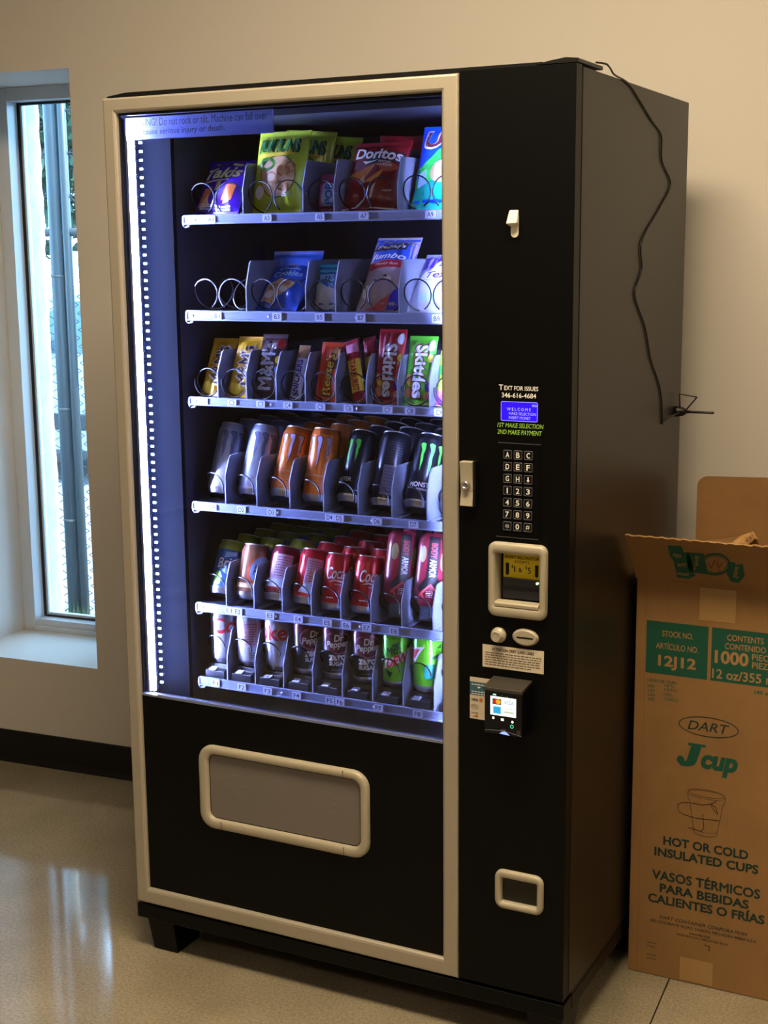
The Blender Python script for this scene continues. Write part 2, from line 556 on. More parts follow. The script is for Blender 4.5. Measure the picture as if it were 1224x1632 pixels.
# ceiling fixtures
M_TROFF = mat('troffer_diffuser', '#ffffff', 0.5, emit=LAMP_COL + (1,), estr=4.0)
for i, (s, t, pw) in enumerate(LAMPS):
    f = empty('ceiling_light'); f.matrix_world = ROOM_M @ Matrix.Translation((s, -t, CEIL_Z))
    tag(f, ['recessed ceiling light panel above the front of the vending machine', 'recessed ceiling light panel above the cardboard box side of the room',
            'recessed ceiling light panel in the middle of the room', 'recessed ceiling light panel in the far right corner of the room',
            'recessed ceiling light panel in front of the left wall'][i], 'ceiling light', 'recessed ceiling light panels')
    fr = MB()
    for a in ((-0.62, -0.60, -0.32, 0.32), (0.60, 0.62, -0.32, 0.32), (-0.60, 0.60, -0.32, -0.30), (-0.60, 0.60, 0.30, 0.32)):
        fr.box(a[0], a[1], a[2], a[3], -0.02, -0.001)
    fr.build('trim_frame', M_WFRAME, f)
    MB().box(-0.60, 0.60, -0.30, 0.30, -0.006, -0.002).build('diffuser', M_TROFF, f)
    ld = bpy.data.lights.new('troffer_light', 'AREA')
    ld.shape = 'RECTANGLE'; ld.size = 1.18; ld.size_y = 0.58; ld.energy = pw; ld.color = LAMP_COL
    lo = bpy.data.objects.new('troffer_light', ld); COL.objects.link(lo); lo.parent = f
    lo.location = (0, 0, -0.03)

# ------------------------------------------------------------------ outdoors, seen through the window
GZ = -0.12
M_GROUND = mat('pale_gravel', '#4c4f52', 0.95, noise=0.15, nscale=12)
room(struct(MB().box(-16, 6, TK, 16, GZ - 0.2, GZ).build('ground_outside', M_GROUND)))
M_LEAF = mat('leaf_green', '#1a3320', 0.6, noise=0.3, nscale=6)
M_LEAF2 = mat('leaf_light_green', '#3a5a22', 0.6, noise=0.2, nscale=6)
M_BARK = mat('bark', '#5a4a3a', 0.9, noise=0.3, nscale=15)
M_POST = mat('blue_grey_post_paint', '#1a2831', 0.45, noise=0.15, nscale=14)
M_GALV = mat('galvanised_steel', '#23292d', 0.6, metal=0.1)

def leaves(mb, c, rad, n, size, rnd, mi=0):
    for _ in range(n):
        while True:
            p = Vector((rnd.uniform(-1, 1), rnd.uniform(-1, 1), rnd.uniform(-1, 1)))
            if p.length < 1: break
        p = Vector((c[0] + p.x * rad[0], c[1] + p.y * rad[1], c[2] + p.z * rad[2]))
        a = Vector((rnd.gauss(0, 1), rnd.gauss(0, 1), rnd.gauss(0, 1))).normalized()
        b = a.cross(Vector((rnd.gauss(0, 1), rnd.gauss(0, 1), rnd.gauss(0, 1)))).normalized()
        s = size * rnd.uniform(0.6, 1.3)
        mb.add([p - a * s, p + b * s * 0.45, p + a * s, p - b * s * 0.45], [(0, 1, 2, 3)], mi)

def tree(name, label, s, d, h, rad, n, seed, lm):
    t = empty(name); t.matrix_world = ROOM_M @ Matrix.Translation((s, d, GZ))
    tag(t, label, 'tree', 'trees beyond the fence')
    rnd = random.Random(seed)
    MB().tube([(0, 0, 0), (0.05, 0.02, h * 0.3), (-0.04, 0, h * 0.6), (0.03, 0, h * 0.85)], 0.12, 8).build('trunk', M_BARK, t)
    mb = MB()
    for k in range(6):
        leaves(mb, (rnd.uniform(-.5, .5) * rad, rnd.uniform(-.4, .4) * rad, h * rnd.uniform(0.55, 0.95)), (rad * .7, rad * .6, rad * .6), n // 6, 0.11, rnd)
    f = mb.build('foliage', lm, t); f['kind'] = 'stuff'
    return t
tree('leafy_tree', 'dark green leafy tree standing beyond the chain-link fence', -5.0, 7.6, 4.6, 1.7, 9000, 5, M_LEAF)
tree('leafy_tree', 'light green leafy tree standing beside the darker tree', -9.4, 10.8, 4.6, 1.9, 7000, 9, M_LEAF2)
gr = MB()
rg = random.Random(4)
for _ in range(900):
    p = Vector((rg.uniform(-2.6, -0.9), rg.uniform(1.55, 1.82), GZ))
    h = rg.uniform(0.05, 0.13)
    dx, dy = rg.uniform(-0.03, 0.03), rg.uniform(-0.03, 0.03)
    gr.add([p, p + Vector((0.006, 0, 0)), p + Vector((dx, dy, h))], [(0, 1, 2)])
g = room(gr.build('grass', M_LEAF2))
tag(g, 'strip of grass growing along the foot of the fence', 'grass'); g['kind'] = 'stuff'

FD = 1.9
fence = empty('chain_link_fence'); fence.matrix_world = ROOM_M
tag(fence, 'chain-link fence with steel posts and barbed wire outside the window', 'fence')
MB().lathe([(0.037, GZ - 0.1), (0.037, 2.5), (0.02, 2.53)], 20, c=(-1.531, FD, 0)).build('post', M_POST, fence)
MB().lathe([(0.020, GZ - 0.1), (0.020, 2.42), (0.01, 2.44)], 14, c=(-1.474, FD - 0.01, 0)).build('post', mat('lighter_post_paint', '#1d2930', 0.4), fence)
for z in (1.45, 0.86, 0.35):
    MB().lathe([(0.0385, z - 0.006), (0.0395, z - 0.004), (0.0395, z + 0.004), (0.0385, z + 0.006)], 20, c=(-1.531, FD, 0)).build('tension_band', M_GALV, fence)
cl = MB()
px_ = 0.058
for i in range(-16, 17):
    x0 = -1.53 + i * px_
    pts = []
    nz = 24
    for k in range(nz * 2 + 1):
        pts.append((x0 + (px_ / 2 if k % 2 else -px_ / 2) * (1 if i % 2 == 0 else 1), FD + (0.004 if k % 2 else -0.004), GZ + 0.02 + k * 0.0365))
    cl.tube(pts, 0.0034, 4)
c_ = cl.build('chain_link_mesh', M_GALV, fence); c_['kind'] = 'stuff'
MB().tube([(-2.6, FD, 1.64), (-0.6, FD, 1.64)], 0.019, 10).build('top_rail', M_GALV, fence)
for z in (1.80, 1.985, 2.165):
    w = MB()
    pts = [(-2.6 + 0.05 * k, FD + 0.003 * math.sin(k), z + 0.008 * math.sin(k * 0.5)) for k in range(41)]
    w.tube(pts, 0.0024, 5)
    for k in range(2, 40, 3):
        p = Vector(pts[k])
        for q in ((0.02, 0.006, 0.022), (-0.02, 0.004, 0.02)):
            w.tube([p - Vector(q), p + Vector(q)], 0.0018, 4)
    w.build('barbed_wire', M_GALV, fence)

# parked car beyond the fence
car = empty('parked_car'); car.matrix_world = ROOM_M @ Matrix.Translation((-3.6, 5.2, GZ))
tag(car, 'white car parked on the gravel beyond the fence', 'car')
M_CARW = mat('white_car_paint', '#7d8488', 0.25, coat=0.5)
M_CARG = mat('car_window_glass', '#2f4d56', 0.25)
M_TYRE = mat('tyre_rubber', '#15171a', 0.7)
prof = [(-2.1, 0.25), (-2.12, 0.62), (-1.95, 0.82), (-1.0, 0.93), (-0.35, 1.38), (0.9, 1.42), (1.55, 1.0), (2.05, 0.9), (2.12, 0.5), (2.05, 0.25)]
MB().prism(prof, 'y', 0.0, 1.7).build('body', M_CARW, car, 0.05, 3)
MB().prism([(-0.85, 0.96), (-0.28, 1.33), (0.28, 1.36), (0.28, 0.96)], 'y', -0.004, 0.02).build('side_window', M_CARG, car)
MB().prism([(0.34, 0.96), (0.34, 1.36), (0.85, 1.36), (1.32, 0.98)], 'y', -0.004, 0.02).build('side_window', M_CARG, car)
MB().box(-2.05, 2.05, -0.015, 0.02, 0.40, 0.52).build('side_trim', M_TYRE, car, 0.01)
MB().box(-0.62, -0.42, -0.16, 0.0, 0.93, 1.06).build('door_mirror', M_TYRE, car, 0.03, 3)
for xx in (-1.35, 1.35):
    w = MB().lathe([(0.20, -0.02), (0.31, -0.02), (0.33, 0.02), (0.33, 0.18), (0.30, 0.2)], 24, 'y', c=(xx, 0, 0.33))
    wh = w.build('wheel', M_TYRE, car)
    MB().lathe([(0.05, -0.035), (0.19, -0.03), (0.205, -0.021)], 20, 'y', c=(xx, 0, 0.33)).build('hubcap', M_GALV, wh)

# ------------------------------------------------------------------ vending machine shell
vm = empty('vending_machine', (0, 0, 0))
tag(vm, 'black vending machine with a lit glass front and a keypad panel', 'vending machine')
XR = 1.0068; ZT = 1.849; ZB = 0.114; YB = 0.728
cab = MB()
cab.box(0.002, 0.014, 0.046, YB, ZB, ZT)
cab.box(XR - 0.012, XR, 0.0335, YB, ZB, ZT)
cab.box(0.014, XR - 0.012, YB - 0.012, YB, ZB, ZT)
cab.box(0.014, XR - 0.012, 0.046, YB - 0.012, ZT - 0.03, ZT)
cab.box(0.014, XR - 0.012, 0.046, YB - 0.012, ZB, ZB + 0.03)
cab.build('cabinet', M_SIDE, vm, 0.0015)
lin_ = MB()
lin_.box(0.100, 0.110, 0.078, 0.64, 0.52, 1.812)          # inner left wall
lin_.box(0.850, 0.862, 0.078, 0.64, 0.52, 1.812)          # inner right wall
lin_.box(0.100, 0.862, 0.628, 0.64, 0.52, 1.812)          # inner back
lin_.box(0.016, 0.99, 0.047, 0.64, 1.800, 1.812)          # inner ceiling
lin_.prism([(0.05, 0.545), (0.628, 0.585), (0.628, 0.575), (0.05, 0.535)], 'x', 0.014, 0.862)
lin_.build('cabinet_liner', M_LINER, vm)
MB().box(0.014, 0.1105, 0.0755, 0.088, 0.52, 1.812).build('door_flange', M_GLOSSB, vm)
MB().box(0.862, 0.99, 0.076, 0.088, 0.52, 1.806).build('door_flange', M_GLOSSB, vm)
# lid plates on top
MB().prism([(0.004, 1.8505), (0.948, 1.8505), (0.940, 1.8585), (0.05, 1.8585), (0.004, 1.853)], 'y', 0.012, 0.045).build('top_strip', M_DARK, vm)
MB().prism([(0.930, 1.8535), (XR + 0.001, 1.8535), (XR + 0.001, 1.860), (0.985, 1.8625), (0.955, 1.8585)], 'y', 0.004, 0.136).build('top_cover', M_DARK, vm, 0.001)

# base and feet
base = MB()
base.box(-0.002, XR + 0.001, 0.001, 0.05, 0.075, 0.108)
base.box(-0.002, 0.05, 0.05, YB, 0.075, 0.108)
base.box(XR - 0.049, XR + 0.001, 0.05, YB, 0.075, 0.108)
base.box(0.05, XR - 0.049, YB - 0.05, YB, 0.075, 0.108)
bo = base.build('base', M_BLACK, vm, 0.003)
def leg(x0, x1, y0, y1, tp):
    a = [(x0, y0), (x1, y0), (x1, y1), (x0, y1)]
    b = [(x0 + tp[0], y0 + 0.01), (x1 - tp[1], y0 + 0.01), (x1 - tp[1], y1 - 0.01), (x0 + tp[0], y1 - 0.01)]
    return MB().add([(p[0], p[1], 0.0755) for p in a] + [(p[0], p[1], 0.0) for p in b],
                    [(0, 1, 2, 3), (7, 6, 5, 4), (0, 1, 5, 4), (1, 2, 6, 5), (2, 3, 7, 6), (3, 0, 4, 7)])
leg(0.024, 0.094, 0.004, 0.11, (0.008, -0.002)).build('leg', M_BLACK, bo, 0.002)
leg(0.932, 1.004, 0.004, 0.11, (-0.002, 0.008)).build('leg', M_BLACK, bo, 0.002)
leg(0.024, 0.094, YB - 0.11, YB - 0.004, (0.008, -0.002)).build('leg', M_BLACK, bo, 0.002)
leg(0.932, 1.004, YB - 0.11, YB - 0.004, (-0.002, 0.008)).build('leg', M_BLACK, bo, 0.002)
MB().box(XR - 0.02, XR, 0.05, YB, ZB - 0.006, ZB + 0.002).build('side_rail', M_BLACK, vm)

# door frame: four mitred rails with a rounded section
FX0, FX1, FZ0, FZ1 = 0.0, 0.786, 0.1125, 1.8485
IX0, IX1, IZ0, IZ1 = 0.031, 0.7525, 0.1485, 1.8190
def rail4():
    prof = [(0.0, 0.040), (0.0, 0.004), (0.05, 0.0012), (0.14, 0.0), (0.80, 0.0), (0.92, 0.0015), (1.0, 0.005), (1.0, 0.022)]
    O = [(FX0, FZ0), (FX1, FZ0), (FX1, FZ1), (FX0, FZ1)]
    I = [(IX0, IZ0), (IX1, IZ0), (IX1, IZ1), (IX0, IZ1)]
    for k in range(4):
        a, b = k, (k + 1) % 4
        vs = []
        for t, y in prof:
            for c in (a, b):
                vs.append((O[c][0] + (I[c][0] - O[c][0]) * t, y, O[c][1] + (I[c][1] - O[c][1]) * t))
        n = len(prof)
        fs = [(2 * j, 2 * j + 1, 2 * j + 3, 2 * j + 2) for j in range(n - 1)]
        fs += [tuple(2 * j for j in range(n)), tuple(2 * j + 1 for j in range(n))]
        mb = MB().add(vs, fs)
        # hairline mitre gap
        o = mb.build('frame_rail', M_FRAME, vm)
rail4()
MB().box(IX0 - 0.004, IX1 + 0.004, 0.014, 0.018, 0.600, IZ1 + 0.004).build('door_glass', M_GLASS, vm)
ds = MB()
ds.box(IX0 - 0.002, IX0 + 0.004, 0.012, 0.028, 0.600, IZ1)
ds.box(IX1 - 0.004, IX1 + 0.002, 0.012, 0.028, 0.600, IZ1)
ds.box(IX0 + 0.004, IX1 - 0.004, 0.012, 0.028, IZ1 - 0.005, IZ1 + 0.002)
ds.build('glass_gasket', M_DARK, vm)
MB().box(IX0 - 0.003, IX1 + 0.003, 0.010, 0.040, IZ0 - 0.003, 0.5955).build('lower_panel', M_BLACK, vm)
MB().box(IX0 - 0.003, IX1 + 0.003, 0.009, 0.020, 0.5955, 0.6005).build('glass_sill', M_RAIL, vm)

# delivery hatch
mbz = MB()
bezel(mbz, (0.178, 0.588, 0.323, 0.510), (0.202, 0.569, 0.346, 0.491), 0.036, 0.018, -0.002, 0.011, 0.020, rnd=0.006)
dbz = mbz.build('delivery_bezel', M_BEZ, vm)
for x, z0, z1 in ((0.234, 0.322, 0.3465), (0.532, 0.322, 0.3465), (0.532, 0.4905, 0.511)):
    MB().box(x - 0.0006, x + 0.0006, -0.0024, 0.004, z0 + 0.004, z1 - 0.003).build('bezel_joint', mat('joint_shadow', '#5d543f', 0.7), dbz)
fp = MB().prism(rrect(0.2045, 0.5665, 0.3485, 0.4885, 0.014), 'y', 0.009, 0.0135).build('delivery_flap', M_GREYP, vm)
MB().prism(rrect(0.198, 0.573, 0.342, 0.495, 0.014), 'y', 0.0075, 0.0098 + 0.0001).build('hatch_recess', M_DARK, vm)
em = []
for cx in (0.268, 0.490):
    em += [line([(cx - 0.010, 0.452), (cx + 0.010, 0.452)], 0.0012), line([(cx - 0.024, 0.430), (cx - 0.010, 0.430)], 0.0012),
           line([(cx + 0.008, 0.430), (cx + 0.024, 0.430)], 0.0012), line([(cx + 0.004, 0.408), (cx + 0.014, 0.414)], 0.0012)]
fp.location = (0, -0.0026, 0)
for g_ in em:
    decal('embossed_mark', fp, [g_], plane_map(0.009), mat('emboss_edge', '#8b847c', 0.5), 0.0004)

# ------------------------------------------------------------------ control panel
def holed_panel(x0, x1, z0, z1, y0, y1, holes):
    xs = sorted({x0, x1} | {h[0] for h in holes} | {h[1] for h in holes}); zs = sorted({z0, z1} | {h[2] for h in holes} | {h[3] for h in holes})
    def hole(i, j):
        cx, cz = (xs[i] + xs[i + 1]) / 2, (zs[j] + zs[j + 1]) / 2
        return any(h[0] < cx < h[1] and h[2] < cz < h[3] for h in holes)
    mb = MB(); nx, nz = len(xs) - 1, len(zs) - 1
    for i in range(nx):
        for j in range(nz):
            if hole(i, j): continue
            a, b, c, d = xs[i], xs[i + 1], zs[j], zs[j + 1]
            for y in (y0, y1):
                mb.add([(a, y, c), (b, y, c), (b, y, d), (a, y, d)], [(0, 1, 2, 3)])
            for (ii, jj, q) in ((i - 1, j, [(a, c), (a, d)]), (i + 1, j, [(b, c), (b, d)]), (i, j - 1, [(a, c), (b, c)]), (i, j + 1, [(a, d), (b, d)])):
                if ii < 0 or jj < 0 or ii >= nx or jj >= nz or hole(ii, jj):
                    mb.add([(q[0][0], y0, q[0][1]), (q[1][0], y0, q[1][1]), (q[1][0], y1, q[1][1]), (q[0][0], y1, q[0][1])], [(0, 1, 2, 3)])
    me = mb.mesh('panel', M_BLACK)
    bm = bmesh.new(); bm.from_mesh(me)
    bmesh.ops.remove_doubles(bm, verts=bm.verts[:], dist=1e-6)
    bmesh.ops.recalc_face_normals(bm, faces=bm.faces)
    bm.to_mesh(me); bm.free()
    return me
cp = link('control_panel', holed_panel(0.7890, XR - 0.0003, 0.1165, 1.8515, 0.0, 0.0285, [(0.8640, 0.9525, 0.8900, 0.9900), (0.8790, 0.9535, 0.3000, 0.3505)]), vm)
P0M = plane_map(0.0)
M_GREENT = mat('lime_print', '#9bcf4e', 0.5)
# the lettering is small caps, big first T
decal('lettering', cp, [txt('T', (0.8715, 1.2955), 0.0085, 0.0098), txt('EXT FOR ISSUES', (0.9105, 1.2945), 0.0655, 0.0080)], P0M, M_WHITE)
decal('lettering', cp, [txt('346-616-4684', (0.9062, 1.2815), 0.0665, 0.0088)], P0M, M_WHITE)
decal('lettering', cp, [txt('1ST MAKE SELECTION', (0.9095, 1.2268), 0.0895, 0.0080, shear=0.2)], P0M, M_GREENT)
decal('lettering', cp, [txt('2ND MAKE PAYMENT', (0.9080, 1.2145), 0.0865, 0.0082, shear=0.2)], P0M, M_GREENT)
lcd = MB().prism(rrect(0.8715, 0.9430, 1.2345, 1.2705, 0.003), 'y', -0.0006, 0.004).build('display', mat('lcd_blue', '#1408c8', 0.3, emit=(0.035, 0.005, 0.95, 1), estr=0.9), vm)
M_LCDT = mat('lcd_text', '#8a8cff', 0.4, emit=(0.35, 0.36, 1.0, 1), estr=0.9)
decal('display_text', lcd, [txt('W E L C O M E', (0.9065, 1.2565), 0.046, 0.0055), txt('MAKE SELECTION', (0.9135, 1.2485), 0.052, 0.0052, bold=0.0),
                            txt('INSERT MONEY', (0.9085, 1.2410), 0.042, 0.0052, bold=0.0), txt('VEND', (0.9365, 1.2640), 0.0105, 0.0042)], plane_map(-0.0006), M_LCDT)
o, _ = poly(rrect(0.8718, 0.9427, 1.2348, 1.2702, 0.003)); i_, _ = poly(rrect(0.8726, 0.9419, 1.2356, 1.2694, 0.0024))
n_ = len(o)
decal('display_border', lcd, [(o + i_, [(k, (k + 1) % n_, n_ + (k + 1) % n_, n_ + k) for k in range(n_)])], plane_map(-0.0006), M_LCDT, 0.0002)

kp = MB().box(0.868, 0.950, -0.002, 0.004, 1.0215, 1.1935).build('keypad', M_BLACK, vm, 0.0012)
M_KEY = mat('grey_key_cap', '#55555a', 0.35, metal=0.3)
KEYS = ['A', 'B', 'C', 'D', 'E', 'F', 'G', 'H', None, '1', '2', '3', '4', '5', '6', '7', '8', '9', '*', '0', '#']
kb = MB()
bezel(kb, (-0.0083, 0.0083, -0.0083, 0.0083), (-0.0068, 0.0068, -0.0068, 0.0068), 0.002, 0.0016, -0.0022, 0.0, -0.0012, rnd=0.0005)
kb.prism(rrect(-0.0068, 0.0068, -0.0068, 0.0068, 0.0014), 'y', -0.0012, 0.0, 1)
key_me = kb.mesh('key', [M_KEY, M_DARK])
for i, ch in enumerate(KEYS):
    cx = 0.8865 + 0.0202 * (i % 3); cz = 1.1735 - 0.0221 * (i // 3)
    k = link('key', key_me, kp); k.location = (cx, -0.0022, cz)
    mp = plane_map(-0.0036)
    if ch is None:
        g_ = [rect(cx - 0.0013, cx + 0.0013, cz - 0.001, cz + 0.0048), poly([(cx - 0.0032, cz - 0.0008), (cx, cz - 0.005), (cx + 0.0032, cz - 0.0008)])]
    elif ch in '*#':
        g_ = [txt(ch, (cx, cz), 0.0078, 0.0085, bold=-0.01)]
    else:
        g_ = [txt(ch, (cx, cz), 0.0024 if ch == '1' else 0.0070, 0.0100, bold=0.03)]
    decal('key_character', kp, g_, mp, M_WHITE)
for q in ((0.8675, 0.9505, 1.1937, 1.1950), (0.8645, 0.9465, 1.0190, 1.0203)):
    MB().box(q[0], q[1], -0.0026, 0.002, q[2], q[3]).build('keypad_edge', mat('keypad_edge_grey', '#5a5a5c', 0.3, metal=0.5), kp)

# lock
lk = MB().prism([(-0.014, 1.132), (-0.0175, 1.157), (0.002, 1.157), (0.002, 1.074), (-0.0155, 1.074), (-0.011, 1.10)], 'x', 0.797, 0.8215).build('lock_handle', M_BEZ, vm, 0.001)
MB().box(0.8215, 0.8265, -0.012, 0.002, 1.074, 1.158).build('lock_pocket', M_DARK, vm)
MB().lathe([(0.0075, -0.0125), (0.0075, -0.0195), (0.006, -0.0205), (0.0045, -0.0195), (0.004, -0.017)], 20, 'y', c=(0.8085, 0, 1.1135)).build('lock_cylinder', M_ALU, lk)

# bill acceptor
ba = MB()
bezel(ba, (0.8505, 0.9660, 0.8690, 1.0100), (0.8645, 0.9520, 0.8905, 0.9895), 0.015, 0.003, -0.012, 0.001, 0.024, rnd=0.006)
bo_ = ba.build('bill_acceptor', M_BEZ, vm)
MB().prism([(-0.0115, 0.8895), (-0.0118, 0.8955), (-0.009, 0.8975), (0.010, 0.8985), (0.010, 0.8885)], 'x', 0.865, 0.9515).build('bill_ledge', M_BEZ, bo_, 0.001)
bb_ = MB()
bb_.box(0.8648, 0.9518, 0.0225, 0.024, 0.8910, 0.9893)
bb_.build('acceptor_recess', M_DARK, bo_)
MB().box(0.872, 0.950, 0.012, 0.0224, 0.900, 0.940).build('acceptor_snout', mat('acceptor_grey', '#242428', 0.35), bo_, 0.002)
MB().box(0.874, 0.949, 0.0112, 0.0222, 0.918, 0.925).build('bill_slot', mat('slot_black', '#020202', 0.6), bo_)
YS = 0.016
sg = MB().box(0.872, 0.9455, YS, 0.0223, 0.9400, 0.9840).build('acceptor_sign', mat('yellow_sign', '#e0c520', 0.45), bo_)
ym = plane_map(YS)
cx = 0.9085
decal('sign_lettering', bo_, [txt('INSERT BILL FACE UP', (cx, 0.9790), 0.066, 0.0056), txt('ACCEPTS', (cx, 0.9710), 0.030, 0.0046),
                              txt('$', (cx - 0.0185, 0.9610), 0.0042, 0.0066), txt('1', (cx - 0.0140, 0.9565), 0.0022, 0.0115), txt('&', (cx - 0.003, 0.9555), 0.0072, 0.0082, bold=0.01),
                              txt('$', (cx + 0.0090, 0.9610), 0.0042, 0.0066), txt('5', (cx + 0.0150, 0.9560), 0.0062, 0.0115)], ym, M_INK)
for ax in (cx - 0.0285, cx + 0.0295):
    arr = [rect(ax - 0.0033, ax + 0.0033, 0.9475, 0.9675), poly([(ax - 0.0042, 0.9475), (ax, 0.9433), (ax + 0.0042, 0.9475)])]
    decal('sign_arrow', bo_, arr, ym, M_INK)
MB().lathe([(0.0022, 0.0125), (0.0022, 0.0085), (0.0012, 0.0078)], 14, 'y', c=(0.9415, 0, 0.9345)).build('status_light', mat('green_led', '#c8ffb0', 0.4, emit=(0.55, 1.0, 0.35, 1), estr=3.0), bo_)

# coin button and coin slot
cbt = MB().lathe([(0.0150, 0.001), (0.0150, -0.004), (0.0135, -0.0062), (0.0105, -0.0070), (0.0105, -0.0160), (0.0095, -0.0175), (0.0085, -0.0178), (0.0080, -0.0170)], 28, 'y', c=(0.8705, 0, 0.8315)).build('coin_return_button', M_BEZ, vm)
e_o = [(0.9240 + 0.0258 * math.cos(a), 0.8330 + 0.0162 * math.sin(a)) for a in [2 * PI * k / 36 for k in range(36)]]
e_i = [(0.9240 + 0.0220 * math.cos(a), 0.8330 + 0.0130 * math.sin(a)) for a in [2 * PI * k / 36 for k in range(36)]]
cs = MB()
vs = [(p[0], 0.001, p[1]) for p in e_o] + [(p[0], -0.003, p[1]) for p in e_o] + [(p[0], -0.006, p[1]) for p in e_i]
cs.add(vs, [(j * 36 + k, j * 36 + (k + 1) % 36, (j + 1) * 36 + (k + 1) % 36, (j + 1) * 36 + k) for j in (0, 1) for k in range(36)], 0, True)
cs.add([(p[0], -0.006, p[1]) for p in e_i], [tuple(range(36))])
cso = cs.build('coin_slot_plate', M_BEZ, vm)
MB().box(0.908, 0.940, -0.0064, -0.004, 0.8312, 0.8342).build('coin_slot', mat('slot_black', '#020202', 0.6), cso)

# notice under the coin slot
nt_ = MB().box(0.8372, 0.9600, -0.0005, 0.002, 0.7660, 0.8098).build('notice', mat('notice_paper', '#d9ccb4', 0.6), vm)
NM = plane_map(-0.0005)
decal('lettering', nt_, [txt('ATTENTION DEBIT CARD USERS', (0.8985, 0.8025), 0.084, 0.0055, bold=0.04)], NM, M_INK)
rn = random.Random(2)
WORDS = 'this machine accepts credit and debit cards please note that your account may be charged a hold until the sale settles with the bank'.split()
lines_ = []
for k in range(6):
    # fine print too small to read: rows of short dashes
    x = 0.8425
    z = 0.7950 - k * 0.0046
    while x < 0.952 - (0.02 if k == 5 else 0):
        wlen = rn.uniform(0.003, 0.009)
        lines_.append(rect(x, min(x + wlen, 0.9555), z - 0.0009, z + 0.0009)); x += wlen + 0.0016
decal('fine_print', nt_, lines_, NM, mat('faded_ink', '#6d6457', 0.6))

# sticker behind the card reader
sk = MB().box(0.8115, 0.8560, -0.0004, 0.002, 0.6600, 0.7425).build('payment_sticker', mat('sticker_tan', '#d6c6ae', 0.5), vm)
KM = plane_map(-0.0004)
decal('blue_band', sk, [rect(0.8116, 0.8559, 0.7075, 0.7335)], KM, mat('sticker_teal', '#3f6878', 0.5))
decal('lettering', sk, [txt('VISA', (0.8215, 0.6985), 0.014, 0.0050, bold=0.05, shear=0.2)], KM, mat('navy_print', '#1a1c38', 0.5), 0.0006)
decal('lettering', sk, [poly([(0.8265, 0.7245), (0.8340, 0.7245), (0.8302, 0.7208)]), ] + [rect(0.815 + 0.0062 * k, 0.8197 + 0.0062 * k, z - 0.0009, z + 0.0009) for z in (0.7285, 0.7145, 0.7100) for k in range(5)], KM, M_WHITE, 0.0006)
decal('card_mark', sk, [ring((0.8215, 0.6845), 0.0075, 0.0050, 0.0006), txt('Pay', (0.8215, 0.6845), 0.009, 0.0035), txt('DISCOVER', (0.8220, 0.6720), 0.014, 0.0028)], KM, M_INK, 0.0006)
for g_ in (poly([(0.816, 0.6645), (0.8285, 0.6645), (0.8285, 0.6690)]), ell((0.8345, 0.6990), 0.0035, 0.0035)):
    decal('card_mark', sk, [g_], KM, mat('orange_print', '#c8641e', 0.5), 0.0006)

# card reader
YF = -0.049
rd = MB().prism([(YF, 0.6555), (YF, 0.733), (YF + 0.004, 0.7415), (-0.02, 0.7460), (0.002, 0.7480), (0.002, 0.6480)], 'x', 0.8625, 0.9363).build('card_reader', mat('reader_black', '#0b0b0d', 0.3), vm, 0.002)
hd = MB().prism([(YF - 0.0035, 0.7370), (YF - 0.0025, 0.7440), (-0.022, 0.7485), (0.0, 0.7510), (0.0, 0.7470), (-0.02, 0.7440)], 'x', 0.8605, 0.9380)
hd.build('reader_hood', mat('reader_hood_grey', '#3a362f', 0.4), rd, 0.0015)
ys_ = YF
scr = MB().box(0.8740, 0.9250, ys_ - 0.0006, ys_ + 0.002, 0.6915, 0.7275).build('reader_screen', mat('reader_screen', '#e6f2f2', 0.3, emit=(0.75, 0.95, 1.0, 1), estr=0.85), rd)
RM = plane_map(ys_ - 0.0006)
decal('card_icon', rd, [rect(0.8785, 0.8955, 0.7125, 0.7235)], RM, mat('icon_dark', '#151210', 0.4), 0.0003)
decal('card_icon', rd, [ell((0.8845, 0.7180), 0.0048, 0.0048)], RM, mat('icon_red', '#c02418', 0.4, emit='#c02418', estr=0.6), 0.0006)
decal('card_icon', rd, [ell((0.8900, 0.7180), 0.0048, 0.0048)], RM, mat('icon_amber', '#f0a020', 0.4, emit='#f0a020', estr=0.7), 0.0008)
decal('card_icon', rd, [rect(0.8800, 0.8950, 0.6950, 0.7085)], RM, mat('icon_blue', '#2aa0e0', 0.4, emit='#2aa0e0', estr=0.7), 0.0003)
decal('screen_lettering', rd, [txt('VISA', (0.9115, 0.7185), 0.019, 0.0070, bold=0.01, shear=0.2)], RM, mat('icon_slate', '#8fa6c0', 0.4, emit='#8fa6c0', estr=0.4), 0.0003)
decal('card_icon', rd, [rect(0.9010, 0.9220, 0.7065, 0.7075), rect(0.9020, 0.9215, 0.6985, 0.7015)], RM, mat('icon_pale', '#b6ccc4', 0.4, emit='#b6ccc4', estr=0.5), 0.0003)
FM = plane_map(ys_)
decal('reader_button', rd, [ell((0.8800, 0.6855), 0.0024, 0.0026), rect(0.8950, 0.9010, 0.6820, 0.6868), ell((0.9180, 0.6825), 0.0024, 0.0026)], FM, mat('icon_white', '#ffffff', 0.4, emit='#ffffff', estr=0.6))
decal('reader_ring', rd, [ring((0.9170, 0.6735), 0.0036, 0.0036, 0.0013)], FM, mat('icon_green', '#40d0a0', 0.4, emit='#40d0a0', estr=0.9))
decal('reader_status', rd, [rect(0.8790, 0.8855, 0.7295, 0.7320)], FM, mat('icon_mint', '#a0ffd0', 0.4, emit='#a0ffd0', estr=1.0))
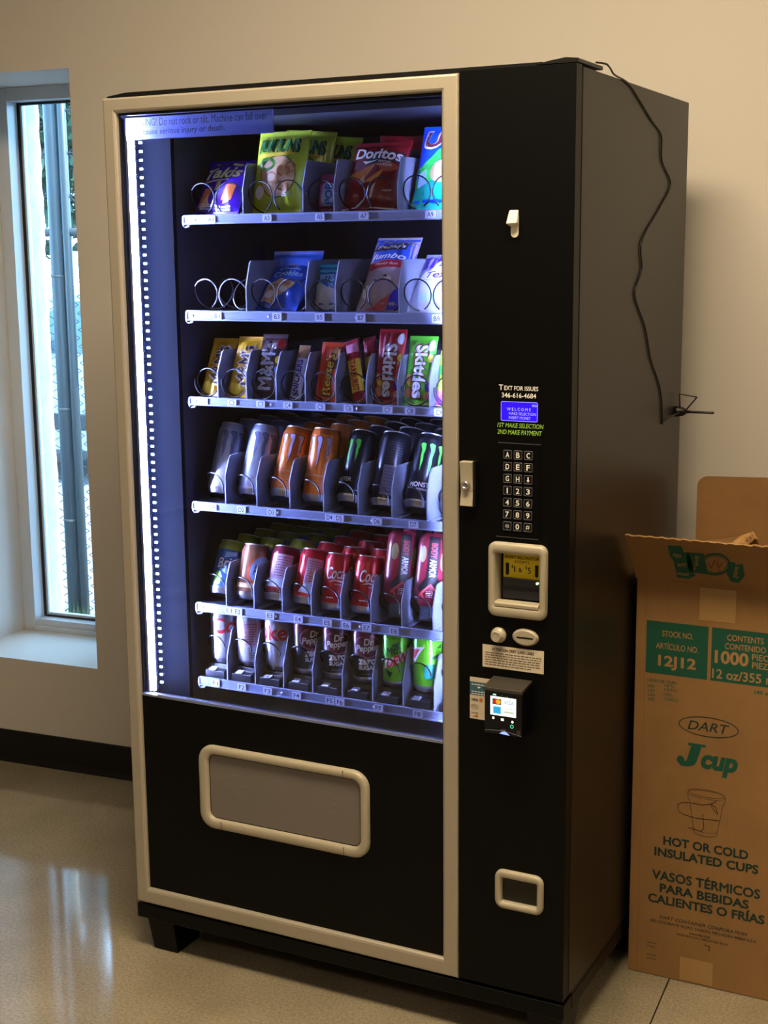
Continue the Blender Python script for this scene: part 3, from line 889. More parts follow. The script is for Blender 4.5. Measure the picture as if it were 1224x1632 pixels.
for g_ in ([txt('nayax', (0.9000, 0.6640), 0.011, 0.0028), ring((0.9300, 0.6640), 0.0030, 0.0032, 0.0007), rect(0.8935, 0.8990, 0.7300, 0.7308), rect(0.9035, 0.9090, 0.7292, 0.7300)]):
    decal('reader_mark', rd, [g_], FM, mat('icon_grey', '#8a8a8a', 0.4))
arcp = [(0.8640 + 0.0715 * k / 14, 0.6600 + 0.0035 * math.sin(PI * k / 14) - 0.0025 * k / 14) for k in range(15)]
decal('reader_lip', rd, [line(arcp, 0.0012)], FM, mat('icon_grey', '#8a8a8a', 0.4), 0.0006)
gl_ = [(0.8925 + 0.0205 * k / 10, 0.6570 + 0.0055 * math.sin(PI * k / 10) - 0.0015 * k / 10) for k in range(11)]
decal('card_slot_glow', rd, [poly(gl_)], FM, mat('blue_glow', '#5a78ff', 0.4, emit=(0.25, 0.36, 1.0, 1), estr=1.6), 0.0008)

# coin return cup
cr = MB()
bezel(cr, (0.8665, 0.9655, 0.2865, 0.3660), (0.8795, 0.9530, 0.3005, 0.3500), 0.017, 0.003, -0.009, 0.001, 0.022, rnd=0.005)
cro = cr.build('coin_return_cup', M_BEZ, vm)
MB().box(0.8797, 0.9528, 0.0205, 0.022, 0.3007, 0.3498).build('cup_back', M_DARK, cro)
MB().box(0.8800, 0.9527, 0.004, 0.0062, 0.3012, 0.3497).build('cup_door', mat('smoked_door', '#22221e', 0.15), cro)

# adhesive hook
hk = MB().prism(rrect(0.8895, 0.9035, 1.5615, 1.6050, 0.0068), 'y', -0.003, 0.001).build('adhesive_hook', mat('white_hook_plastic', '#e9e2cf', 0.35), vm, 0.001)
MB().add([(0.8870, -0.003, 1.6095), (0.9050, -0.003, 1.6095), (0.9055, -0.003, 1.5820), (0.8880, -0.003, 1.5800),
          (0.8880, -0.007, 1.6080), (0.9040, -0.007, 1.6080), (0.9045, -0.015, 1.5860), (0.8850, -0.017, 1.5850)],
         [(0, 1, 2, 3), (4, 5, 6, 7), (0, 1, 5, 4), (1, 2, 6, 5), (2, 3, 7, 6), (3, 0, 4, 7)]).build('hook_body', MATS['white_hook_plastic'], hk, 0.002, 3)

# warning film on the inside of the glass
def film_mat():
    mt = bpy.data.materials.new('hazed_film'); mt.use_nodes = True
    nt = mt.node_tree; nt.nodes.clear()
    out = nt.nodes.new('ShaderNodeOutputMaterial'); m1 = nt.nodes.new('ShaderNodeMixShader'); m1.inputs[0].default_value = 0.36
    tr = nt.nodes.new('ShaderNodeBsdfTransparent'); tl = nt.nodes.new('ShaderNodeBsdfTranslucent'); tl.inputs['Color'].default_value = (0.40, 0.45, 0.95, 1)  # blue scatter put in for the lit haze behind the film
    nt.links.new(tr.outputs[0], m1.inputs[1]); nt.links.new(tl.outputs[0], m1.inputs[2]); nt.links.new(m1.outputs[0], out.inputs[0])
    return mt
M_FILM = film_mat()
ws = MB().box(0.040, 0.392, 0.0183, 0.0188, 1.7650, 1.8100).build('warning_film', M_FILM, vm)
WM = lambda u, v, e: (u, 0.0183 - e * 0.3, v)
M_DINK = mat('dark_blue_ink', '#0a0d2c', 0.5)
decal('warning_lettering', ws, [txt('WARNING! Do not rock or tilt. Machine can fall over', (0.2110, 1.7990), 0.335, 0.0150, bold=0.01),
                                txt('and cause serious injury or death.', (0.1690, 1.7790), 0.225, 0.0150, bold=0.01)], WM, M_DINK, 0.0008)
o, _ = rect(0.040, 0.392, 1.7650, 1.8100); i_, _ = rect(0.0412, 0.3908, 1.7664, 1.8090)
decal('film_edge', ws, [(o + i_, [(k, (k + 1) % 4, 4 + (k + 1) % 4, 4 + k) for k in range(4)])], WM, mat('film_edge', '#8f9be0', 0.3), 0.0006)

# light strips on the door, left and right, with glowing dots added on the flange for the left one's reflection
for side, xs_ in enumerate((0.0505, 0.772)):
    s_ = MB().lathe([(0.0040, 0.604), (0.0040, 1.806)], 12, c=(xs_, 0.0285, 0)).build('led_strip', M_LED, vm)
    MB().box(xs_ - 0.012, xs_ - 0.0056, 0.020, 0.036, 0.603, 1.808).build('strip_channel', M_ALU, s_)
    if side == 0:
        chip = MB().box(-0.0034, 0.0034, -0.002, 0.0, -0.0022, 0.0022).mesh('strip_reflection_dot', M_REFLDOT)  # one dot of the imitated reflection, not a real diode
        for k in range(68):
            c = link('strip_reflection_dot', chip, s_); c.location = (0.0365, 0.0755, 0.6070 + k * 0.01755)

# ------------------------------------------------------------------ trays
TRAYS = {  # rail top, rail bottom, divider heights (front, top), divider fronts, coil radius
    'A': dict(zt=1.617, zb=1.598, h=(0.052, 0.104), div=[0.269, 0.409, 0.479, 0.618, 0.758], tags=[(0.198, 'A1'), (0.332, 'A3'), (0.453, 'A5'), (0.550, 'A7'), (0.692, 'A9')]),
    'B': dict(zt=1.423, zb=1.402, h=(0.052, 0.104), div=[0.271, 0.411, 0.479, 0.619, 0.758], tags=[(0.206, 'B1'), (0.350, 'B3'), (0.449, 'B5'), (0.541, 'B7'), (0.705, 'B9')]),
    'C': dict(zt=1.243, zb=1.225, h=(0.055, 0.100), div=[0.195, 0.265, 0.337, 0.406, 0.476, 0.546, 0.615, 0.684, 0.755], tags=[(0.165, 'C1'), (0.236, 'C2'), (0.306, 'C3'), (0.371, 'C4'), (0.447, 'C5'), (0.511, 'C6'), (0.598, 'C7'), (0.647, 'C8'), (0.709, 'C9')]),
    'D': dict(zt=1.019, zb=1.000, h=(0.060, 0.103), div=[0.206, 0.284, 0.364, 0.444, 0.524, 0.600, 0.678, 0.757], tags=[(0.179, 'D1'), (0.252, 'D2'), (0.326, 'D3'), (0.464, 'D4'), (0.486, 'D5'), (0.572, 'D6'), (0.653, 'D7')]),
    'E': dict(zt=0.797, zb=0.777, h=(0.050, 0.092), div=[0.200, 0.270, 0.340, 0.410, 0.480, 0.550, 0.620, 0.690, 0.760], tags=[(0.214, 'E1'), (0.236, 'E2'), (0.316, 'E3'), (0.385, 'E4'), (0.454, 'E5'), (0.499, 'E6'), (0.546, 'E7'), (0.608, 'E8')]),
    'F': dict(zt=0.630, zb=0.610, h=(0.052, 0.112), div=[0.197, 0.268, 0.339, 0.410, 0.481, 0.552, 0.622, 0.692, 0.762], tags=[(0.173, 'F1'), (0.240, 'F2'), (0.305, 'F3'), (0.377, 'F4'), (0.457, 'F5'), (0.481, 'F6'), (0.571, 'F7'), (0.660, 'F8')]),
}
TX0, TX1 = 0.1285, 0.842
YR = 0.085
YE = 0.60
def coil(xc, zc, r, pitch, y0, y1, hand=1, a0=-90.0, wr=0.0013, flat=0.8):
    """wire spiral; the first turn at the front is pressed flat"""
    n = 24
    pts = []
    y = y0; k = 0
    while y < y1:
        a = math.radians(a0) + hand * 2 * PI * k / n
        pts.append((xc + r * math.cos(a), y, zc + r * math.sin(a)))
        y += (0.009 if k <= flat * n else pitch * 2.0 if (k < (flat + 0.5) * n and flat < 0.4) else pitch) / n
        k += 1
    return MB().tube(pts, wr, 5)

M_TRAY = mat('dark_tray_steel', '#23242a', 0.4)
tray_objs = {}
for name, T in TRAYS.items():
    zt, zb = T['zt'], T['zb']
    zf = zt - 0.003
    T['zf'] = zf
    tb = MB().box(TX0, TX1, YR + 0.004, YE, zf - 0.004, zf)
    tb.box(TX0, TX0 + 0.003, YR + 0.03, YE, zf - 0.018, zf)
    tb.box(TX1 - 0.003, TX1, YR + 0.03, YE, zf - 0.018, zf + 0.03)
    tr = tb.build('tray', M_TRAY, vm)
    tray_objs[name] = tr
    # price rail: channel with a bright lip above and below, rounded left end
    rl = MB()
    hgt = zt - zb
    secp = [(YR + 0.004, zb), (YR - 0.001, zb), (YR - 0.001, zb + 0.0028), (YR + 0.0008, zb + 0.0034), (YR + 0.0008, zt - 0.0034), (YR - 0.001, zt - 0.0028), (YR - 0.001, zt), (YR + 0.004, zt)]
    rl.prism(secp, 'x', TX0 + 0.002, TX1)
    ro = rl.build('price_rail', M_RAIL, tr)
    MB().prism([(TX0 + 0.0022, zb - 0.005), (TX0 + 0.0022, zt - 0.001), (TX0 - 0.001, zt - 0.003), (TX0 - 0.002, zb + 0.004), (TX0, zb - 0.003), (TX0 + 0.004, zb - 0.0065), (TX0 + 0.014, zb - 0.005), (TX0 + 0.017, zb)], 'y', YR - 0.001, YR + 0.004).build('rail_end_cap', M_RAIL, tr)
    for xx in ((0.158, 0.34, 0.56) if name in 'ADF' else (0.145, 0.33, 0.53)):
        MB().lathe([(0.0026, YR + 0.001), (0.0026, YR - 0.0006), (0.0012, YR - 0.001)], 12, 'y', c=(xx, 0, (zt + zb) / 2)).build('rivet', M_TAG, tr)
    for x, s in T['tags']:
        z0, z1 = zb + 0.0025, zt - 0.0025
        MB().box(x - 0.0105, x + 0.0105, YR - 0.0014, YR + 0.001, z0, z1).build('slot_tag', M_TAG, tr)
        decal('tag_lettering', tr, [txt(s, (x, (z0 + z1) / 2), 0.0130, 0.0098, bold=0.01)], plane_map(YR - 0.0014), M_DINK)
    # dividers
    h1, h2 = T['h']
    yb = YR + 0.010
    taper = {'A': 0.016, 'B': 0.016, 'C': 0.020, 'D': 0.018, 'E': 0.017, 'F': 0.022}[name]
    pp = [(yb, zf), (yb, zf + h1), (yb + taper, zf + h2 - 0.004), (yb + taper + 0.006, zf + h2), (YE, zf + h2), (YE, zf)]
    dme = None
    for x in T['div']:
        if dme is None:
            mb = MB().prism(pp, 'x', -0.0013, 0.0013)
            mb.box(0.0013, 0.016, yb + 0.006, YE, zf, zf + 0.0015)
            dme = mb.mesh('divider', M_DIV)
        d = link('divider', dme, tr); d.location = (x, 0, 0)
    # coils, one per slot (two for the wide slots)
    edges = [TX0 + 0.003] + T['div']
    T['slots'] = []
    for a, b in zip(edges[:-1], edges[1:]):
        wdt = b - a
        T['slots'].append((a + b) / 2)
        mt = M_STEELW if (name == 'B' and a < 0.2) else M_WIRE
        if name in 'AB':
            if wdt > 0.1:
                r = 0.0315
                for sgn in (-1, 1):
                    coil((a + b) / 2 + sgn * 0.0335, zf + r + 0.004, r, 0.085, YR + 0.012, YE - 0.03, hand=-sgn, a0=-55 if sgn < 0 else 235, flat=0.5, wr=0.0015).build('spiral', mt, tr)
            else:
                r = 0.031
                coil((a + b) / 2 + 0.002, zf + r + 0.003, r, 0.07, YR + 0.012, YE - 0.03, a0=-195, flat=1.0, wr=0.0015).build('spiral', mt, tr)
        elif name == 'C':
            r = 0.0295
            coil((a + b) / 2 + 0.002, zf + r + 0.003, r, 0.055, YR + 0.012, YE - 0.03, a0=-195, flat=1.0, wr=0.0014).build('spiral', mt, tr)
        elif name in 'DE':
            r = 0.031
            coil((a + b) / 2, zf + r + 0.003, r, 0.074 if name == 'D' else 0.070, YR + 0.0115, YE - 0.03, hand=1, a0=-12, flat=0.28, wr=0.0015).build('spiral', mt, tr)
        else:
            r = 0.029
            coil((a + b) / 2, zf + r + 0.038, r, 0.070, YR + 0.0105, YE - 0.03, hand=1, a0=10, flat=0.25, wr=0.0015).build('spiral', mt, tr)
    if name == 'F':
        for x in T['slots']:
            MB().prism([(YR + 0.010, zf), (YR + 0.010, zf + 0.017), (YR + 0.024, zf + 0.020), (YR + 0.028, zf + 0.029), (YE - 0.05, zf + 0.029), (YE - 0.05, zf)], 'x', x - 0.024, x + 0.024).build('can_riser', M_DARK, tr, 0.002)
            MB().prism([(YR + 0.010, zf + 0.0175), (YR + 0.0235, zf + 0.0205), (YR + 0.0235, zf + 0.0225), (YR + 0.009, zf + 0.0195)], 'x', x - 0.015, x + 0.001).build('riser_flag', M_TAG, tr)

# ------------------------------------------------------------------ drink cans
def paint(name, c, rough=0.28, metal=0.35):
    return mat(name, c, rough, metal=metal, coat=0.3)
CAN_MESH = {}
def can_meshes(key, r, h, body, top=None, band=0.0):
    """body + lid meshes for one design"""
    if key in CAN_MESH: return CAN_MESH[key]
    prof = [(r * .30, .0125), (r * .62, .0085), (r * .75, .0006), (r * .79, 0), (r * .83, .0012), (r * .955, .0085), (r * .99, .0115), (r, .015)]
    mis = [1, 1, 1, 1, 1, 1, 1]
    if band:
        prof += [(r, h - band), (r, h - band + .0005)]; mis += [0, 2]
    prof += [(r, h - .017), (r * .985, h - .013), (r * .87, h - .0035), (r * .86, h - .0022)]
    mis += [2 if band else 0] * 4
    b = MB().lathe(prof, 30, mis=mis, cap1=False).mesh('can_body', [body, M_ALU, top or body])
    l = MB().lathe([(r * .86, h - .0024), (r * .885, h - .0012), (r * .885, h), (r * .845, h), (r * .835, h - .004), (r * .2, h - .0035)], 26, cap0=False).mesh('can_lid', M_ALU)
    t = MB()
    t.prism([(r * .34 * math.cos(a) , r * .5 * math.sin(a) - r * .18) for a in [2 * PI * k / 14 for k in range(14)]], 'z', h - .0033, h - .0018)
    CAN_MESH[key] = (b, l, t.mesh('pull_tab', M_ALU))
    return CAN_MESH[key]

def cyl_map(r, phi):
    def f(u, v, e):
        a = u / r + phi
        return ((r + e) * math.sin(a), -(r + e) * math.cos(a), v)
    return f

def phi_at(x, y):
    return math.atan2(CAM.x - x, y - CAM.y)

def can(key, x, y, zf, r, h, lean, label, group, body, graphics=(), top=None, band=0.0, yaw=0.0):
    me = can_meshes(key, r, h, body, top, band)
    root = empty('drink_can', (x, y, zf + r * .78 * math.sin(math.radians(lean)) + .0006), (-math.radians(lean), 0, 0))
    tag(root, label, 'drink can', group)
    link('can_body', me[0], root); link('can_lid', me[1], root); link('pull_tab', me[2], root)
    mp = cyl_map(r, phi_at(x, y) + yaw)
    for k, (nm, mt, geos) in enumerate(graphics):
        decal(nm, root, geos, mp, mt, 0.00022 * (k + 1), grid=(0.006, None), clip=(-0.085, 0.085, 0.0185, h - 0.0175))
    return root

def can_behind(root, n, dy, what, group):
    """the file of cans behind the front one"""
    out = []
    words = ['second', 'third', 'fourth', 'fifth']
    for k in range(n):
        c = copy_tree(root, None, keep=['can_body', 'can_lid'])
        c.location.y += dy * (k + 1)
        tag(c, what % words[k], 'drink can', group)
        out.append(c)
    return out

def claw(u0, v0, s, wob=0.0):
    """three ragged drips"""
    out = []
    for i, (dx, ln) in enumerate(((-.0165, .86), (0, 1.0), (.0165, .72))):
        x = u0 + dx * s
        out.append(poly([(x - .0058 * s, v0 + .001 * s), (x - .001 * s, v0 + .0035 * s), (x + .0048 * s, v0 + .0015 * s), (x + .0050 * s, v0 - .010 * s),
                         (x + .0030 * s, v0 - .022 * s * ln), (x + .0036 * s, v0 - .034 * s * ln), (x + .0004 * s, v0 - .058 * s * ln), (x - .0006 * s, v0 - .040 * s * ln),
                         (x - .0016 * s, v0 - .024 * s * ln), (x - .0010 * s, v0 - .010 * s), (x - .0036 * s, v0 - .004 * s)]))
    return out

def fat(geos, k=1.35):
    """outline version: each polygon grown about its own centre"""
    out = []
    for vs, fs in geos:
        cx = sum(p[0] for p in vs) / len(vs); cy = sum(p[1] for p in vs) / len(vs)
        out.append(([(cx + (p[0] - cx) * k, cy + (p[1] - cy) * (1 + (k - 1) * .25)) for p in vs], fs))
    return out

def small_print(u0, u1, v0, v1, n, seed=1, th=.0008):
    rnd = random.Random(seed); out = []
    for k in range(n):
        v = v1 - (v1 - v0) * (k + .5) / n
        u = u0
        while u < u1:
            w = rnd.uniform(.002, .006)
            out.append(rect(u, min(u + w, u1), v - th, v + th)); u += w + .0014
    return out

C_NAVY = mat('navy_print', '#1a1c38', 0.5)
C_RED = mat('red_print', '#b3161d', 0.4)
C_PINKP = mat('pink_panel_print', '#cfa6b6', 0.4)
C_LAV = mat('lavender_print', '#b9b2d6', 0.35)
C_GREEN = mat('monster_green_print', '#59d044', 0.4)
C_GREYP = mat('grey_panel_print', '#7a7488', 0.45)
C_DGREY = mat('dark_grey_print', '#3b3c48', 0.45)
C_LIME = mat('lime_green_print', '#8fd42a', 0.4)
C_TEAL = mat('teal_print', '#0c7a66', 0.4)
C_DKGREEN = mat('dark_green_print', '#0f4a1e', 0.4)
C_ORNG = mat('orange_panel_print', '#d98a5a', 0.4)
C_YEL = mat('yellow_print', '#e8c832', 0.4)
C_BLUE = mat('blue_print', '#1f52c8', 0.4)
C_BROWN = mat('brown_print', '#3a2016', 0.45)
C_TAN = mat('tan_print', '#d9b27c', 0.45)
C_PURP = mat('purple_print', '#4a1fa0', 0.4)
C_MAROON = mat('maroon_print', '#5a1220', 0.4)
C_WHITE = M_WHITE

B_SILVER = paint('silver_can', '#a9aebb', 0.3, 0.6)
B_ORANGE = paint('orange_can', '#d4701a', 0.32)
B_BLACK = paint('black_can', '#15151c', 0.3)
B_BRISK = paint('blue_can', '#2d5f93')
B_OLIVE = paint('olive_can_top', '#8c961c')
B_BRONZE = paint('bronze_can', '#8c5c40')
B_DKRED = paint('dark_red_can', '#6e1422')
B_RED = paint('red_can', '#b81a20')
B_DIET = paint('diet_silver_can', '#bfc2cc', 0.32, 0.5)
B_PEP = paint('pepper_can', '#1c1319')
B_PEPT = paint('pepper_can_top', '#5c1630')
B_DEW = paint('green_can', '#63c423')
B_MOCHA = paint('mocha_can', '#9a7f70')

# row D: tall energy drink cans, leaning back
D = TRAYS['D']; RD, HD, YD = 0.0318, 0.157, 0.135
G_D = 'tall energy drink cans on the fourth tray'
sil = lambda u: [('claw_outline', C_NAVY, fat(claw(u, .133, 1.1), 1.25)), ('claw_mark', mat('slate_print', '#5b6478', 0.35), claw(u, .133, 1.05)),
                 ('fine_print', C_GREYP, small_print(u - .016, u - .006, .032, .040, 2, 3))]
org = lambda u: [('claw_outline', C_MAROON, fat(claw(u, .133, 1.15), 1.3)), ('claw_mark', C_LAV, claw(u, .133, 1.08)), ('pale_band', C_ORNG, [rect(-.05, .05, .052, .056)]),
                 ('pale_speckle', C_ORNG, [ell((u + .024 + .004 * math.sin(k * 2.3), .065 + .006 * k), .0035, .0028, 8) for k in range(6)] + small_print(u - .01, u + .02, .026, .046, 3, 5))]
dcans = []
dcans.append(can('mon_silver', D['slots'][0], YD, D['zf'], RD, HD, 23, 'silver energy drink can with dark claw mark at the front of slot D1', G_D, B_SILVER, sil(.002)))
dcans.append(can('mon_silver', D['slots'][1], YD, D['zf'], RD, HD, 26, 'silver energy drink can with dark claw mark at the front of slot D2', G_D, B_SILVER, sil(.002)))
dcans.append(can('mon_orange', D['slots'][2], YD, D['zf'], RD, HD, 28, 'orange energy drink can beside the silver cans in slot D3', G_D, B_ORANGE, org(-.010)))
dcans.append(can('mon_orange', D['slots'][3], YD, D['zf'], RD, HD, 20, 'orange energy drink can beside the black cans in slot D4', G_D, B_ORANGE, org(-.013)))
gm = lambda u: [('claw_mark', C_GREEN, claw(u, .130, 1.15))]
dcans.append(can('mon_black', D['slots'][4], YD, D['zf'], RD, HD, 28, 'black energy drink can with one green claw stroke showing in slot D5', G_D, B_BLACK,
                 gm(-.030) + [('lettering', M_WHITE, [txt('MONSTER', (-.034, .046), .050, .0085, bold=.05), txt('ENERGY', (-.034, .037), .024, .004)] + small_print(.002, .02, .022, .026, 1)),
                              ('fine_print', C_DGREY, small_print(.026, .05, .085, .135, 9, 4))]))
dcans.append(can('mon_black', D['slots'][5], YD, D['zf'], RD, HD, 24, 'black energy drink can with grey small-print panel at the front of slot D6', G_D, B_BLACK,
                 [('fact_panel', C_GREYP, [rect(-.016, .018, .022, .084)]), ('fine_print', C_DGREY, small_print(-.015, .02, .088, .135, 9, 6) + small_print(-.014, .016, .026, .080, 8, 7))]))
dcans.append(can('mon_black', D['slots'][6], YD, D['zf'], RD, HD, 27, 'black energy drink can with full green claw mark at the front of slot D7', G_D, B_BLACK,
                 gm(.004) + [('lettering', M_WHITE, [txt('MONSTER', (-.002, .046), .054, .0095, bold=.05), txt('ENERGY', (.0, .036), .026, .0042)])]))
dcans.append(can('mon_mocha', D['slots'][7], YD, D['zf'], RD, HD, 25, 'brown striped energy drink can beside the door frame on the fourth tray', G_D, B_MOCHA,
                 [('pale_band', C_TAN, [rect(-.06, .06, .030, .036), rect(-.06, .06, .046, .052), rect(-.06, .06, .064, .068)])]))
for c, nm, sl in zip(dcans, ('silver', 'silver', 'orange', 'orange', 'black', 'black', 'black', 'brown'), ('D1', 'D2', 'D3', 'D4', 'D5', 'D6', 'D7', 'beside the door frame')):
    can_behind(c, 3, 0.0745, nm + ' energy drink can, %s from the front in slot ' + sl if sl[0] == 'D' else nm + ' energy drink can, %s in the file ' + sl, G_D)

# row E: soda cans, leaning back
E_ = TRAYS['E']; RE, HE, YE_ = 0.0305, 0.120, 0.131
G_E = 'leaning soda cans and bottles on the fifth tray'
coke = lambda u: [('lettering', M_WHITE, [txt('Coca-Cola', (u, .080), .082, .026, bold=.03, shear=.25, slope=.10)] +
                   [poly([(u - .038, .058), (u - .02, .064), (u + .01, .060), (u + .03, .064), (u + .03, .062), (u + .01, .057), (u - .02, .061)]), txt('ORIGINAL TASTE', (u - .008, .0545), .026, .0032)] +
                   small_print(u - .036, u - .020, .024, .028, 1, 2, .0012))]
ecans = []
ecans.append(can('brisk', E_['slots'][0], YE_, E_['zf'], RE, HE, 26, 'blue iced tea can with olive top at the front of slot E1', G_E, B_BRISK,
    [('lime_shape', C_LIME, [poly([(-.030, .020), (-.012, .019), (-.010, .036), (-.018, .050), (-.028, .044)])]),
     ('ice_shape', mat('ice_print', '#9fc4e6', 0.35), [poly([(-.03, .056), (-.015, .050), (.004, .040), (.012, .046), (-.004, .060), (-.02, .066)]), poly([(.000, .024), (.016, .020), (.018, .034), (.004, .040)]), poly([(-.014, .078), (.012, .086), (.012, .094), (-.012, .092)])]),
     ('lettering_outline', M_INK, [txt('Brisk', (.000, .0690), .056, .027, bold=.10, shear=.1, slope=.12)]),
     ('lettering', M_WHITE, [txt('Brisk', (.000, .0690), .052, .023, bold=.03, shear=.1, slope=.12)])], top=B_OLIVE, band=0.022))
ecans.append(can('rootbeer', E_['slots'][1], YE_, E_['zf'], RE, HE, 19, 'bronze root beer can with oval emblem at the front of slot E2', G_E, B_BRONZE,
    [('oval_orange', mat('orange_red_print', '#c4512a', 0.4), [ell((.012, .066), .025, .033, 30, -.4)]), ('oval_white', mat('ice_print', '#9fc4e6', 0.35), [ell((.014, .067), .021, .029, 30, -.4)]),
     ('lettering', M_INK, [txt('A&W', (.015, .066), .034, .022, bold=.05, slope=.2)]), ('pale_band', C_TAN, [rect(-.06, .06, .024, .034)])]))
ecans.append(can('cokeback', E_['slots'][2], YE_, E_['zf'], RE, HE, 25, 'dark red cola can turned to its pink fact panel in slot E3', G_E, B_DKRED,
    [('fact_panel', C_PINKP, [rect(-.032, .016, .046, .100)]), ('pale_band', mat('pale_can_print', '#cdd3de', 0.35), [rect(-.06, .03, .028, .046)]),
     ('fine_print', C_MAROON, small_print(-.020, .014, .050, .096, 8, 8)), ('red_band', C_RED, [rect(-.06, .06, .024, .028)])]))
ecans.append(can('coke', E_['slots'][3], YE_, E_['zf'], RE, HE, 24, 'red cola can turned to its pink fact panel in slot E4', G_E, B_RED,
    [('fact_panel', C_PINKP, [rect(-.014, .024, .042, .098)]), ('pale_panel', mat('pale_can_print', '#cdd3de', 0.35), [poly([(-.024, .024), (.008, .022), (.002, .044), (-.012, .042)])]),
     ('orange_panel', C_ORNG, [rect(-.004, .022, .046, .074)]), ('fine_print', C_MAROON, small_print(-.010, .022, .046, .094, 9, 9))]))
ecans.append(can('coke', E_['slots'][4], YE_, E_['zf'], RE, HE, 16, 'red cola can with large white script at the front of slot E5', G_E, B_RED, coke(.014)))
ecans.append(can('coke', E_['slots'][5], YE_, E_['zf'], RE, HE, 17, 'red cola can with white script beside the bottles in slot E6', G_E, B_RED, coke(.022)))
beh = [('olive_top', 'olive'), ('olive_top', 'olive'), ('olive_top', 'olive'), ('coke', 'red'), ('coke', 'red'), ('coke', 'red')]
can_meshes('olive_top', RE, HE, B_BRISK, B_OLIVE, 0.022)
for i, c in enumerate(ecans):
    new = can_behind(c, 4, 0.0705, beh[i][1] + ' topped can, %s from the front in slot E' + str(i + 1), G_E)
    me = can_meshes(beh[i][0], RE, HE, B_RED)
    for q in new:
        for ch in [z for z in bpy.data.objects if z.parent is q]:
            if ch.name.startswith('can_body'): ch.data = me[0]

# sports drink bottles, standing upside down in the coils
M_CLEAR = mat('clear_bottle_neck', '#7f8fa8', 0.12, trans=0.6)
M_BRED = mat('fruit_label', '#8c1f30', 0.3, noise=0.25, nscale=60, coat=0.4)
def bottle(x, y, zf, label, uo):
    root = empty('sports_bottle', (x, y, zf + .007), (-math.radians(14), 0, 0))
    tag(root, label, 'bottle', G_E)
    MB().lathe([(.0135, 0), (.0165, .002), (.0165, .006), (.0145, .009), (.0145, .013), (.0165, .016), (.0165, .026), (.0185, .031)], 24, cap1=False).build('neck', M_CLEAR, root)
    R = [(.0185, .031), (.0265, .041), (.0305, .052), (.0310, .062), (.0300, .074), (.0310, .084), (.0310, .150), (.0290, .168), (.0240, .176), (.0180, .178)]
    MB().lathe(R, 28, cap0=False).build('bottle_body', M_BRED, root)
    def rad(v):
        for a, b in zip(R[:-1], R[1:]):
            if a[1] <= v <= b[1]:
                t = (v - a[1]) / max(1e-6, b[1] - a[1]); return a[0] + (b[0] - a[0]) * t
        return R[0][0]
    ph = phi_at(x, y)
    def mp(u, v, e):
        r = rad(v) + e; a = u / .031 + ph
        return (r * math.sin(a), -r * math.cos(a), v)
    G = (0.006, 0.008)
    decal('black_label', root, [poly([(uo - .011, .172), (uo + .013, .172), (uo + .013, .090), (uo + .026, .070), (uo + .022, .060), (uo, .074), (uo - .024, .058), (uo - .028, .068), (uo - .011, .088)])], mp, M_INK, .0004, G)
    decal('pale_fruit', root, [ell((uo - .022, .135), .008, .017, 16), ell((uo + .024, .125), .008, .022, 16)], mp, mat('fruit_cream', '#b9b078', 0.4), .0004, G)
    decal('lettering', root, [txt('ARMOR', (uo + .001, .107), .036, .0135, rot=-PI / 2, bold=.04)], mp, M_WHITE, .0008, G)
    decal('lettering', root, [txt('BODY', (uo + .001, .143), .031, .0135, rot=-PI / 2, bold=.04)], mp, C_RED, .0008, G)
    decal('crest', root, [line([(uo - .022, .052), (uo, .074), (uo + .022, .052)], .004), line([(uo - .018, .056), (uo - .012, .044)], .003)], mp, mat('coral_print', '#e05a5a', 0.4), .0008, G)
    decal('fine_print', root, small_print(uo - .008, uo + .006, .048, .062, 4, 3), mp, M_WHITE, .0008, G)
    return root
b1 = bottle(E_['slots'][6], YE_ + .004, E_['zf'], 'sports drink bottle beside the cola cans in slot E7', .008)
b2 = bottle(E_['slots'][7], YE_ + .004, E_['zf'], 'sports drink bottle beside the door frame in slot E8', .002)
for b, s in ((b1, 'E7'), (b2, 'E8')):
    for k in range(2):
        c = copy_tree(b, None, keep=['neck', 'bottle_body', 'black_label']); c.location.y += .07 * (k + 1)
        tag(c, 'sports drink bottle, %s from the front in slot %s' % (('second', 'third')[k], s), 'bottle', G_E)

# row F: soda cans standing on risers
F_ = TRAYS['F']; RF, HF, YF_ = 0.0305, 0.119, 0.140
G_F = 'upright soda cans on the bottom tray'
zF = F_['zf'] + 0.0292
diet = lambda u: [('lettering', C_RED, [txt('Coke', (u, .086), .104, .037, bold=.05)]), ('small_lettering', M_INK, [txt('Diet', (u + .004, .108), .018, .006, shear=.3)])]
def pepper(u):
    return [('oval_band', C_MAROON, [ell((u, .080), .030, .0235, 32)]), ('oval_ring', mat('pink_print', '#d58aa6', 0.4), [ring((u, .080), .0305, .0240, .0015)]),
            ('lettering', M_WHITE, [txt('Dr', (u + .003, .0905), .021, .015, bold=.05, shear=.15), txt('Pepper', (u, .0755), .050, .0185, bold=.05, shear=.15, slope=.06)]),
            ('lettering', M_WHITE, [txt('zero', (u - .001, .0480), .037, .0130, bold=.09), txt('SUGAR', (u, .0355), .037, .0092, bold=.07)]), ('fine_print', C_GREYP, small_print(u - .012, u + .012, .020, .024, 1, 5, .0006))]
fc = []
fc.append(can('diet', F_['slots'][0], YF_, zF, RF, HF, 0, 'silver diet cola can with red letters at the front of slot F1', G_F, B_DIET, diet(.021)))
